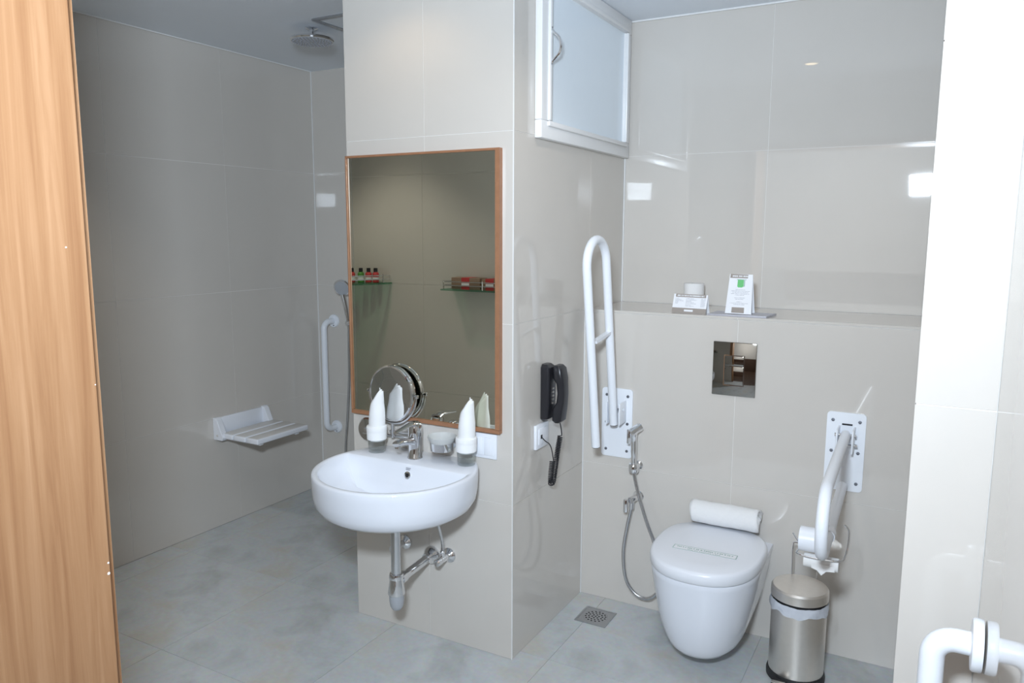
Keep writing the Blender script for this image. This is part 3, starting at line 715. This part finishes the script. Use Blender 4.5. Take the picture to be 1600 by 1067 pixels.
# rolled towel
T = thing('rolled_towel', 'rolled white terry hand towel lying behind the toilet lid', 'towel', (-0.607, 2.683, 0.409))
def towel_roll(x0, x1, yc, zc, R):
    prof = []
    turns = 3.2; N = 110
    for i in range(N+1):
        t = i/N; a = t*turns*2*PI-0.85; r = 0.006+(R-0.006)*t**0.9
        prof.append((r*math.cos(a), r*math.sin(a)))
    nx = 26; vs = []; fs = []
    for k in range(nx+1):
        u = k/nx; x = x0+(x1-x0)*u
        for i, (py, pz) in enumerate(prof):
            s = 1+0.02*math.sin(9*u+i*0.11)+0.012*math.sin(31*u+0.5*i)
            if k in (0, nx): s *= 0.97
            vs.append((x+0.004*math.sin(i*0.35)*(1 if k in (0, nx) else 0), yc+py*s*0.95, zc+pz*s))
    n = N+1
    for k in range(nx):
        for i in range(N): fs.append((k*n+i, k*n+i+1, (k+1)*n+i+1, (k+1)*n+i))
    return MB().add(vs, fs)
tw = obj('roll', towel_roll(-0.726, -0.488, 2.683, 0.409+0.0475, 0.043), 'towel', T, angle=80)
sd = tw.modifiers.new('thick', 'SOLIDIFY'); sd.thickness = 0.009; sd.offset = 0

# ------------------------------------------------------------------ health faucet
T = thing('hand_bidet_spray', 'chrome hand bidet spray with flexible hose left of the toilet', 'bidet spray', (-0.962, FY, 0.445))
hx = -0.960
obj('holder', MB().lathe([(0.017, 0), (0.017, 0.004), (0.011, 0.010), (0.010, 0.028)], (hx+0.006, FY-0.0005, 0.575), (0, -1, 0), 24).lathe([(0.017, -0.016), (0.0195, -0.010), (0.0195, 0.012), (0.016, 0.018)], (hx, FY-0.043, 0.572), (0, 0, 1), 24), 'chrome', T)
hd = obj('handle', MB().tube(smooth_path([(hx, FY-0.043, 0.560), (hx, FY-0.044, 0.62), (hx-0.001, FY-0.046, 0.685), (hx, FY-0.050, 0.718)], 5), [0.0105]*6+[0.0115]*5+[0.013]*5, 16), 'chrome', T)
obj('spray_head', MB().lathe([(0.012, -0.012), (0.015, 0.0), (0.0155, 0.022), (0.017, 0.040), (0.013, 0.042)], (hx-0.002, FY-0.062, 0.718), (0.38, 0.72, 0.30), 20), 'chrome', T)
obj('trigger', MB().rbox((hx-0.020, FY-0.074, 0.672), (hx-0.006, FY-0.064, 0.728), 0.004), 'chrome', T)
obj('valve_flange', MB().lathe([(0.021, 0), (0.021, 0.003), (0.014, 0.012), (0.0115, 0.03)], (hx+0.008, FY-0.0005, 0.452), (0, -1, 0), 28), 'chrome', T)
obj('valve_body', MB().cyl((hx+0.008, FY-0.02, 0.452), (hx-0.004, FY-0.058, 0.448), 0.0125, 18).cyl((hx-0.002, FY-0.045, 0.452), (hx-0.004, FY-0.045, 0.412), 0.0105, 16), 'chrome', T)
obj('valve_lever', MB().rbox((hx-0.030, FY-0.068, 0.398), (hx-0.014, FY-0.056, 0.452), 0.005), 'chrome', T)
hose = smooth_path([(hx-0.004, FY-0.045, 0.416), (hx-0.020, FY-0.046, 0.33), (hx-0.030, FY-0.050, 0.23), (hx-0.015, FY-0.055, 0.13), (hx+0.03, FY-0.056, 0.075), (hx+0.085, FY-0.055, 0.075), (hx+0.125, FY-0.052, 0.14), (hx+0.10, FY-0.048, 0.27), (hx+0.055, FY-0.045, 0.38), (hx+0.018, FY-0.044, 0.49), (hx, FY-0.043, 0.562)], 10)
obj('hose', MB().tube(hose, 0.0068, 12), 'hose', T)

# ------------------------------------------------------------------ pedal bin
bcx, bcy, br = -0.322, 2.535, 0.0865
T = thing('pedal_bin', 'brushed steel pedal bin with plastic liner beside the toilet', 'bin', (bcx, bcy, 0.0005))
bc = (bcx, bcy, 0)
obj('base', MB().lathe([(0.085, 0.0005), (0.092, 0.004), (0.0925, 0.018), (0.0885, 0.030), (0.084, 0.031)], bc, seg=48), 'rubber', T)
obj('body', MB().lathe([(0.0865, 0.030), (0.0865, 0.272), (0.084, 0.272), (0.084, 0.032)], bc, seg=56, cap0=True, cap1=False), 'steel', T)
rs = []; n = 72
for k, (r, z) in enumerate(((0.0845, 0.262), (0.086, 0.274), (0.0885, 0.276), (0.0905, 0.268), (0.0915, 0.255), (0.0910, 0.244))):
    rs.append([Vector((bcx+(r+0.0016*math.sin(9*a+k)+0.001*math.sin(23*a+2*k))*math.cos(a), bcy+(r+0.0016*math.sin(9*a+k)+0.001*math.sin(23*a+2*k))*math.sin(a), z+(0.004*math.sin(5*a)+0.003*math.sin(11*a+1) if k > 2 else 0))) for a in [2*PI*q/n for q in range(n)]])
lo = obj('liner', MB().rings(rs, False, False), 'bag', T, angle=70)
ld = obj('lid', MB().lathe([(0.0865, 0.283), (0.0895, 0.284), (0.0900, 0.290), (0.0890, 0.312), (0.084, 0.318), (0.05, 0.322), (0.002, 0.323)], bc, seg=56), 'steel', T)
obj('lid_rim', MB().lathe([(0.080, 0.272), (0.082, 0.272), (0.082, 0.284), (0.080, 0.284)], bc, seg=40), 'rubber', T)
pdx, pdy = bcx-0.035, bcy-0.088
obj('pedal', MB().rbox((pdx-0.022, pdy-0.030, 0.012), (pdx+0.022, pdy+0.012, 0.024), 0.004), 'rubber', T)
obj('pedal_tip', MB().rbox((pdx-0.020, pdy-0.031, 0.0235), (pdx+0.020, pdy-0.016, 0.0265), 0.001), 'steel', T)
hl = smooth_path([(bcx-0.038, bcy+0.088, 0.272), (bcx-0.040, bcy+0.088, 0.34), (bcx-0.040, bcy+0.086, 0.418), (bcx-0.030, bcy+0.085, 0.428), (bcx+0.030, bcy+0.085, 0.428), (bcx+0.040, bcy+0.086, 0.418), (bcx+0.040, bcy+0.088, 0.36), (bcx+0.036, bcy+0.088, 0.272)], 5)
obj('carry_handle', MB().tube(hl, 0.0022, 8), 'chrome', T)

# ------------------------------------------------------------------ floor drain
T = thing('floor_drain', 'square steel drain grate set in the floor near the pillar', 'drain', (-1.054, 2.573, 0.0))
dx0, dx1, dy0, dy1 = -1.116, -0.992, 2.512, 2.634
for a, b in (((dx0, dy0), (dx1, dy0+0.007)), ((dx0, dy1-0.007), (dx1, dy1)), ((dx0, dy0+0.007), (dx0+0.007, dy1-0.007)), ((dx1-0.007, dy0+0.007), (dx1, dy1-0.007))):
    obj('frame_bar', MB().box((a[0], a[1], 0.0003), (b[0], b[1], 0.0042)), 'drainsteel', T, smooth=False)
obj('grate', MB().box((dx0+0.007, dy0+0.007, 0.0003), (dx1-0.007, dy1-0.007, 0.0028)), 'drainsteel', T, smooth=False)
hb = MB(); dcx, dcy = (dx0+dx1)/2, (dy0+dy1)/2
for rr_, nh in ((0.0, 1), (0.013, 6), (0.026, 12), (0.038, 16)):
    for k in range(nh):
        a = 2*PI*k/nh+rr_*30; hb.lathe([(0.0036, 0), (0.0036, 0.0006)], (dcx+rr_*math.cos(a), dcy+rr_*math.sin(a), 0.0026), (0, 0, 1), 10)
tag(obj('drain_holes', hb, 'dark', T, smooth=False), kind='stuff')
obj('grate_ring', MB().lathe([(0.045, 0.0028), (0.047, 0.0036), (0.049, 0.0028)], (dcx, dcy, 0), seg=36, cap0=False, cap1=False), 'drainsteel', T)

# ------------------------------------------------------------------ ledge items
def tent(name, label, x0, x1, yf, hgt, dep, rz, group=None):
    T = thing(name, label, 'card', ((x0+x1)/2, yf+dep/2, LZ+0.0002), group)
    return T
def card_panel(P0, P1, P2, P3, th):   # bottom-left, bottom-right, top-right, top-left
    P = [Vector(p) for p in (P0, P1, P2, P3)]; n = (P[1]-P[0]).cross(P[3]-P[0]).normalized()*th
    return MB().add(P+[p-n for p in P], [(0,1,2,3),(7,6,5,4),(0,4,5,1),(1,5,6,2),(2,6,7,3),(3,7,4,0)])
class Face:
    """maps (u, v) in 0..1 over a sloping card face"""
    def __init__(s, P0, P1, P3, taper=0.0):
        s.t = taper
        s.o = Vector(P0); s.u = Vector(P1)-s.o; s.v = Vector(P3)-s.o; s.n = s.u.cross(s.v).normalized()
    def rect(s, mb, u0, u1, v0, v1, h=0.0004):
        ps = [s.o+s.u*a*(1-s.t*b)+s.v*b for a, b in ((u0, v0), (u1, v0), (u1, v1), (u0, v1))]
        return mb.add(ps+[p+s.n*h for p in ps], [(3,2,1,0),(4,5,6,7),(0,1,5,4),(1,2,6,5),(2,3,7,6),(3,0,4,7)])
    def text(s, mb, u0, u1, v, h, gaps=True):
        u = u0
        while u < u1:
            l_ = random.uniform(0.010, 0.028); s.rect(mb, u, min(u+l_, u1), v, v+h, 0.0005); u += l_+random.choice((0.007, 0.007, 0.02))
# low tent card, left
zb = LZ+0.0003
x0, x1, yf, dp, hh = -0.858, -0.728, 2.765, 0.055, 0.068
T = thing('tent_card', 'low folded white price card with brown bands on the ledge', 'card', ((x0+x1)/2, yf+dp/2, zb), 'printed cards on the ledge')
F0, F1, F2, F3 = (x0, yf+0.012, zb), (x1, yf, zb), (x1, yf+dp*0.5, zb+hh), (x0, yf+dp*0.5+0.012, zb+hh)
G0, G1 = (x0, yf+dp+0.012, zb), (x1, yf+dp, zb)
fr = obj('front_flap', card_panel(F0, F1, F2, F3, 0.0006), 'paper', T, smooth=False)
obj('rear_flap', card_panel(G1, G0, F3, F2, 0.0006), 'paper', T, smooth=False)
fc = Face(F0, F1, F3)
obj('printed_band', fc.rect(MB(), 0.0, 1.0, 0.0, 0.27), 'taupe', fr, smooth=False); obj('printed_band', fc.rect(MB(), 0.06, 0.95, 0.84, 1.0), 'taupe', fr, smooth=False)
mb_ = MB(); fc.text(mb_, 0.11, 0.90, 0.885, 0.07); tag(obj('printed_heading', mb_, 'paper', fr, smooth=False), kind='stuff')
obj('printed_logo', fc.rect(MB(), 0.36, 0.62, 0.09, 0.19, 0.0006), 'paper', fr, smooth=False)
mb_ = MB()
for k in range(7):
    v = 0.76-k*0.065
    if k < 5: fc.text(mb_, 0.06, 0.06+(0.10, 0.20, 0.26, 0.10, 0.08)[k], v, 0.018)
    fc.text(mb_, 0.38, 0.62+0.08*math.sin(k*2.1), v, 0.018); fc.text(mb_, 0.82, 0.95, v, 0.018)
obj('printed_text', mb_, 'ink', fr, smooth=False)
# small white roll behind it
T = thing('tissue_roll', 'small white roll standing on the ledge behind the low card', 'toilet roll', (-0.845, 3.02, LZ+0.0003))
obj('roll', MB().lathe([(0.014, 0), (0.039, 0), (0.040, 0.003), (0.040, 0.092), (0.039, 0.095), (0.014, 0.095), (0.014, 0.0)], (-0.845, 3.02, LZ+0.0003), seg=36, cap0=False, cap1=False), 'tissue', T)
obj('core', MB().lathe([(0.0138, 0.001), (0.0138, 0.094), (0.0125, 0.094), (0.0125, 0.001)], (-0.845, 3.02, LZ+0.0003), seg=24, cap0=False, cap1=False), 'taupe', T)
# flat folder and tall tent card
T = thing('flat_folder', 'thin pale grey folder lying on the ledge under the tall card', 'folder', (-0.61, 2.83, LZ))
FO = [Vector(p) for p in ((-0.722, 2.768, zb), (-0.512, 2.752, zb), (-0.500, 2.872, zb), (-0.715, 2.895, zb))]
obj('lower_sheet', MB().rings([FO, [p+Vector((0, 0, 0.0015)) for p in FO]]), 'tray', T, smooth=False)
obj('upper_sheet', MB().rings([[p+Vector((0, 0, 0.0018)) for p in FO], [FO[0]+Vector((0, 0, 0.003)), FO[1]+Vector((0, 0, 0.006)), FO[2]+Vector((0, 0, 0.006)), FO[3]+Vector((0, 0, 0.003))]]), 'tray', T, smooth=False)
zt = zb+0.0066
x0, x1, yf, dp, hh = -0.664, -0.570, 2.782, 0.060, 0.140
T = thing('tent_card', 'tall white tent card with green towel picture on the ledge', 'card', ((x0+x1)/2, yf+dp/2, zt), 'printed cards on the ledge')
ins = 0.006
F0, F1, F2, F3 = (x0, yf+0.006, zt), (x1, yf, zt), (x1-ins, yf+dp*0.5, zt+hh), (x0+ins, yf+dp*0.5+0.006, zt+hh)
G0, G1 = (x0, yf+dp+0.006, zt), (x1, yf+dp, zt)
fr = obj('front_flap', card_panel(F0, F1, F2, F3, 0.0006), 'paper', T, smooth=False)
obj('rear_flap', card_panel(G1, G0, F3, F2, 0.0006), 'paper', T, smooth=False)
fc = Face(F0, F1, F3, 2*ins/(x1-x0))
obj('printed_band', fc.rect(MB(), 0.03, 0.97, 0.90, 1.0, 0.0006), 'taupe', fr, smooth=False); obj('printed_band', fc.rect(MB(), 0.24, 0.72, 0.02, 0.16, 0.0006), 'taupe', fr, smooth=False)
mb_ = MB()
u = 0.13
for wlen in (6, 4, 6):
    for k in range(wlen): fc.rect(mb_, u, u+0.030, 0.93, 0.965, 0.0009); u += 0.040
    u += 0.030
fc.text(mb_, 0.30, 0.66, 0.095, 0.025); fc.text(mb_, 0.28, 0.68, 0.05, 0.03); tag(obj('printed_heading', mb_, 'paper', fr, smooth=False), kind='stuff')
mb_ = MB(); fc.rect(mb_, 0.37, 0.63, 0.68, 0.86, 0.0006); fc.rect(mb_, 0.40, 0.58, 0.665, 0.68, 0.0006); obj('towel_picture', mb_, 'green', fr, smooth=False)
mb_ = MB(); fc.rect(mb_, 0.64, 0.68, 0.69, 0.85, 0.0006); fc.rect(mb_, 0.33, 0.74, 0.855, 0.87, 0.0008); obj('towel_rail_picture', mb_, 'palegreen', fr, smooth=False)
mb_ = MB()
for k, (a, b) in enumerate(((.32, .72), (.15, .90), (.20, .85), (.15, .88), (.32, .68), (0, 0), (.30, .72), (.34, .66), (0, 0), (.4, .6), (.15, .85), (.30, .72))):
    if b: fc.text(mb_, a, b, 0.60-k*0.034, 0.011)
obj('printed_text', mb_, 'ink', fr, smooth=False)

# ------------------------------------------------------------------ shower: seat
T = thing('shower_seat', 'white folding shower seat with three slats on the shower wall', 'shower seat', (SX, 2.66, 0.445))
sy0, sy1 = 2.492, 2.828
obj('back_plate', MB().rbox((SX+0.0004, sy0+0.02, 0.455), (SX+0.014, sy1-0.02, 0.552), 0.004), 'plastic', T)
for ya, yb_ in ((sy0, sy0+0.032), (sy1-0.032, sy1)):
    prof = [(SX+0.0004, 0.446), (SX+0.058, 0.446), (SX+0.066, 0.462), (SX+0.030, 0.545), (SX+0.018, 0.556), (SX+0.0004, 0.556)]
    ck = obj('bracket', MB().rings([[Vector((x, ya, z)) for x, z in prof], [Vector((x, yb_, z)) for x, z in prof]]), 'plastic', T, smooth=False, bevel=0.003)
    obj('pin', MB().lathe([(0.005, 0), (0.004, 0.002)], (SX+0.028, ya if ya < 2.6 else yb_, 0.470), (0, -1 if ya < 2.6 else 1, 0), 12), 'steel', ck)
sx0 = SX+0.040
for k in range(3):
    a = sx0+k*0.086
    s_ = obj('slat', MB().rbox((a, sy0+0.012, 0.455), (a+0.078, sy1+0.012, 0.481), 0.006, 3), 'plastic', T)
    obj('slat_pad', MB().rbox((a+0.006, sy0+0.018, 0.4795), (a+0.072, sy1+0.006, 0.4822), 0.001), 'seat_top', s_)
for yy in (sy0+0.05, sy1-0.05):
    obj('support_bar', MB().rbox((sx0-0.01, yy-0.012, 0.444), (sx0+0.235, yy+0.012, 0.457), 0.003), 'plastic', T)

# shower grab bar
def flange(T, c, n, r=0.036):
    return obj('flange', MB().lathe([(r, 0.0004), (r, 0.006), (r*0.94, 0.010), (r*0.55, 0.012)], c, n, 32), 'coated', T)
T = thing('grab_bar', 'white vertical grab bar on the shower end wall', 'grab bar', (-2.94, SY, 0.36))
gx0, gx1 = -2.935, -2.935
pth = [Vector((gx0, SY-0.002, 0.965))] + arc((gx0, SY-0.045, 0.925), 0.04, PI/2, PI, 6, (0, 1, 0), (0, 0, 1)) + arc((gx1, SY-0.045, 0.400), 0.04, PI, 1.5*PI, 6, (0, 1, 0), (0, 0, 1)) + [Vector((gx1, SY-0.002, 0.360))]
obj('bar', MB().tube(pth, 0.0165, 18), 'coated', T)
for zz_ in (0.965, 0.360):
    fl2 = flange(T, (gx0, SY, zz_), (0, -1, 0))
    obj('screw', MB().lathe([(0.004, 0.009), (0.003, 0.0125)], (gx0+0.004, SY, zz_-0.025), (0, -1, 0), 10), 'rubber', fl2)
# hand shower
T = thing('hand_shower', 'chrome hand shower in its wall holder in the shower', 'hand shower', (-2.845, SY, 0.95))
kx = -2.792
obj('holder', MB().lathe([(0.022, 0), (0.022, 0.005), (0.013, 0.012), (0.013, 0.045)], (kx+0.03, SY-0.0005, 0.965), (0, -1, 0), 24).cyl((kx-0.012, SY-0.045, 0.965), (kx+0.045, SY-0.045, 0.965), 0.015, 18), 'chrome', T)
hp = smooth_path([(kx, SY-0.046, 0.945), (kx-0.004, SY-0.050, 1.00), (kx-0.008, SY-0.062, 1.07), (kx-0.010, SY-0.078, 1.125)], 5)
obj('handle', MB().tube(hp, [0.0105+0.004*i/(len(hp)-1) for i in range(len(hp))], 16), 'chrome', T)
hn = Vector((0.25, -0.85, -0.35)).normalized()
hcen = Vector((kx-0.006, SY-0.082, 1.160))
obj('spray_head', MB().lathe([(0.012, -0.030), (0.030, -0.022), (0.046, -0.006), (0.048, 0.002), (0.044, 0.007)], hcen, hn, 36), 'chrome', T)
obj('spray_face', MB().lathe([(0.040, 0.0068), (0.039, 0.0085), (0.010, 0.010)], hcen, hn, 36), 'trapgrey', T)
obj('hose', MB().tube(smooth_path([(kx, SY-0.046, 0.948), (kx-0.002, SY-0.046, 0.85), (kx-0.008, SY-0.045, 0.65), (kx-0.030, SY-0.042, 0.42), (kx-0.050, SY-0.040, 0.25), (kx-0.040, SY-0.04, 0.14), (kx+0.03, SY-0.04, 0.12), (kx+0.12, SY-0.04, 0.30), (kx+0.16, SY-0.03, 0.55)], 8), 0.0072, 12), 'hose', T)
obj('hose_outlet', MB().lathe([(0.022, 0), (0.022, 0.005), (0.013, 0.012), (0.012, 0.045)], (kx+0.16, SY-0.0005, 0.56), (0, -1, 0), 24), 'chrome', T)

# overhead shower
T = thing('overhead_shower', 'round chrome rain shower head hanging from the shower ceiling', 'shower head', (-2.40, 2.57, 2.26))
oc = Vector((-2.395, 2.566, 0))
obj('rose', MB().lathe([(0.004, 2.284), (0.016, 2.283), (0.022, 2.276), (0.072, 2.272), (0.089, 2.268), (0.092, 2.262), (0.089, 2.257), (0.085, 2.256)], oc, seg=56), 'chrome', T)
obj('rose_face', MB().lathe([(0.085, 2.2562), (0.084, 2.2548), (0.004, 2.2545)], oc, seg=48), 'trapgrey', T)
nz = MB()
for rr_, nh in ((0.018, 8), (0.033, 14), (0.048, 20), (0.063, 26), (0.078, 32)):
    for k in range(nh):
        a = 2*PI*k/nh; nz.lathe([(0.0028, 0), (0.0018, 0.0035)], (oc.x+rr_*math.cos(a), oc.y+rr_*math.sin(a), 2.2548), (0, 0, -1), 6)
tag(obj('nozzles', nz, 'ink', T), kind='stuff')
obj('stem', MB().cyl((oc.x, oc.y, 2.280), (oc.x, oc.y, CZ-0.0005), 0.010, 16).lathe([(0.026, 0.0005), (0.026, 0.005), (0.014, 0.010)], (oc.x, oc.y, CZ), (0, 0, -1), 24), 'chrome', T)

# ceiling hatch
T = thing('ceiling_hatch', 'square framed access panel in the shower ceiling', 'hatch', (-2.09, 2.68, CZ))
hx0, hx1, hy0, hy1 = -2.300, -1.900, 2.465, 2.865
for a, b in (((hx0, hy0), (hx1, hy0+0.018)), ((hx0, hy1-0.018), (hx1, hy1)), ((hx0, hy0+0.018), (hx0+0.018, hy1-0.018)), ((hx1-0.018, hy0+0.018), (hx1, hy1-0.018))):
    obj('frame_bar', MB().box((a[0], a[1], CZ-0.007), (b[0], b[1], CZ-0.0003)), 'drainsteel', T, smooth=False)
obj('panel', MB().box((hx0+0.018, hy0+0.018, CZ-0.003), (hx1-0.018, hy1-0.018, CZ-0.0003)), 'ceiling', T, smooth=False)

# ------------------------------------------------------------------ near grab bar on the right wall
T = thing('grab_bar', 'white grab bar with round flange at the lower right edge', 'grab bar', (RX, 1.335, 0.0))
gy, gz, gx = 1.335, 0.822, 0.035
pth = [Vector((RX-0.002, gy, gz))]+[Vector((gx+0.032, gy, gz))]+[Vector((gx+0.032-0.032*math.sin(a), gy, gz-0.032+0.032*math.cos(a))) for a in [PI/2*i/8 for i in range(1, 9)]]
pth += [Vector((gx, gy, 0.40))]+[Vector((gx+0.032-0.032*math.cos(a), gy, 0.332+0.032-0.032*math.sin(a))) for a in [PI/2*i/8 for i in range(0, 9)]]+[Vector((RX-0.002, gy, 0.332))]
obj('bar', MB().tube(pth, 0.0185, 22), 'coated', T)
for zz_ in (gz, 0.332):
    obj('flange', MB().lathe([(0.040, 0.002), (0.041, 0.006), (0.041, 0.014), (0.039, 0.017), (0.022, 0.018)], (RX, gy, zz_), (-1, 0, 0), 36), 'coated', T)

# ------------------------------------------------------------------ shelves seen in the mirror
T = thing('glass_shelf', 'glass shelf with chrome gallery rail seen right in the mirror, holding boxes', 'shelf', (-2.10, WY, 1.148), 'glass shelves opposite the mirror')
gx0, gx1, gz = -2.345, -1.83, 1.150
obj('shelf_glass', MB().rbox((gx0, WY+0.002, gz-0.004), (gx1, WY+0.125, gz+0.004), 0.002), 'gglass', T)
for zz_ in (gz+0.024, gz+0.044):
    obj('rail', MB().tube([(gx0+0.012, WY+0.002, zz_), (gx0+0.012, WY+0.112, zz_), (gx1-0.012, WY+0.112, zz_), (gx1-0.012, WY+0.002, zz_)], 0.003, 8), 'chrome', T)
for px in (gx0+0.012, (gx0+gx1)/2, gx1-0.012):
    obj('post', MB().cyl((px, WY+0.112, gz+0.004), (px, WY+0.112, gz+0.052), 0.004, 10), 'chrome', T)
for k, (a, b, h_, lab) in enumerate(((gx0+0.055, gx0+0.235, 0.062, 'kraft brown box with red band on the mirrored glass shelf, nearer its left end'),
                                      (gx0+0.245, gx0+0.42, 0.060, 'kraft brown box with red band on the mirrored glass shelf, nearer the frame'))):
    T = thing('toiletry_box', lab, 'box', ((a+b)/2, WY+0.06, gz+0.0045), 'boxes on the glass shelf')
    z0 = gz+0.0045
    bo = obj('carton', MB().rbox((a, WY+0.02, z0), (b, WY+0.10, z0+h_), 0.003), 'brown', T)
    m1 = (a+b)/2 if k == 0 else a+0.05
    obj('red_band', MB().box((m1-0.025, WY+0.019, z0+0.0002), (m1+0.025, WY+0.101, z0+h_+0.0006)), 'red', bo, smooth=False)
    obj('white_label', MB().box((m1-0.024, WY+0.1005, z0+0.016), (m1+0.024, WY+0.1018, z0+0.034)), 'paper', bo, smooth=False)
T = thing('corner_shelf', 'glass corner shelf seen at the left edge of the mirror, holding bottles', 'shelf', (SX, WY, 1.160), 'glass shelves opposite the mirror')
gz = 1.164
cs = [(SX+0.002, WY+0.002), (SX+0.285, WY+0.002), (SX+0.280, WY+0.06)]+[(SX+0.28*math.cos(a)*0.92+0.01, WY+0.06+0.22*math.sin(a)) for a in [PI/2*i/8 for i in range(1, 9)]]+[(SX+0.002, WY+0.285)]
obj('shelf_glass', MB().rings([[Vector((x, y, gz-0.004)) for x, y in cs], [Vector((x, y, gz+0.004)) for x, y in cs]]), 'gglass', T, smooth=False)
for zz_ in (gz+0.024, gz+0.046):
    obj('rail', MB().tube(smooth_path([(SX+0.268, WY+0.002, zz_), (SX+0.266, WY+0.06, zz_), (SX+0.19, WY+0.20, zz_), (SX+0.06, WY+0.268, zz_), (SX+0.002, WY+0.272, zz_)], 5), 0.003, 8), 'chrome', T)
obj('post', MB().cyl((SX+0.266, WY+0.06, gz+0.004), (SX+0.266, WY+0.06, gz+0.055), 0.0042, 10), 'chrome', T)
obj('post', MB().cyl((SX+0.06, WY+0.268, gz+0.004), (SX+0.06, WY+0.268, gz+0.055), 0.0042, 10), 'chrome', T)
for k, (bx, by, col, lab) in enumerate(((SX+0.205, WY+0.05, 'red', 'small red toiletry bottle with black cap on the corner shelf, nearest the open end'),
                                        (SX+0.165, WY+0.065, 'red', 'small red toiletry bottle with black cap on the corner shelf, beside the green one'),
                                        (SX+0.120, WY+0.08, 'gbottle', 'small green toiletry bottle with black cap on the corner shelf'),
                                        (SX+0.075, WY+0.105, 'red', 'small red toiletry bottle with black cap on the corner shelf, left of the green one'),
                                        (SX+0.040, WY+0.150, 'gbottle', 'small green toiletry bottle with black cap on the corner shelf, next to the wall'))):
    T = thing('toiletry_bottle', lab, 'bottle', (bx, by, gz+0.0044), 'bottles on the corner shelf')
    bo = obj('bottle_body', MB().lathe([(0.017, 0), (0.0185, 0.002), (0.0185, 0.050), (0.014, 0.057), (0.008, 0.060)], (bx, by, gz+0.0044), seg=20), col, T)
    obj('cap', MB().lathe([(0.0115, 0.0595), (0.0115, 0.081), (0.010, 0.082)], (bx, by, gz+0.0044), seg=16), 'black', T)
    obj('label', MB().lathe([(0.0189, 0.014), (0.0189, 0.030)], (bx, by, gz+0.0044), seg=20, cap0=False, cap1=False), 'paper', bo)

# ------------------------------------------------------------------ ceiling downlights
def downlight(x, y, power, label, blend=0.6, col=(1.0, 0.74, 0.45), cone=140):
    T = thing('ceiling_downlight', label, 'lamp', (x, y, CZ), 'recessed ceiling downlights')
    obj('trim_ring', MB().lathe([(0.032, 0.0005), (0.044, 0.0005), (0.042, 0.004), (0.032, 0.005)], (x, y, CZ), (0, 0, -1), 32, False, False), 'lamp_ring', T)
    obj('lens', MB().lathe([(0.032, 0.0006), (0.030, 0.0030), (0.002, 0.0034)], (x, y, CZ), (0, 0, -1), 28), 'lamp', T)
    l = bpy.data.lights.new('downlight_beam', 'SPOT'); l.energy = power; l.color = col; l.spot_size = math.radians(cone); l.spot_blend = blend; l.shadow_soft_size = 0.03
    o = bpy.data.objects.new('downlight_beam', l); COL.objects.link(o); o.location = (0, 0, -0.012); o.parent = T
downlight(-0.640, 1.955, 10.0, 'warm recessed ceiling downlight mirrored in the wall above the toilet', col=(1.0, 0.88, 0.74))
downlight(-1.560, 1.90, 2.5, 'warm recessed ceiling downlight in front of the pillar')
downlight(-2.70, 1.30, 22.0, 'added unseen fill downlight between the doorway and the shower', col=(1.0, 0.95, 0.88), cone=104)  # added out of view to brighten the shower and the doorway wall
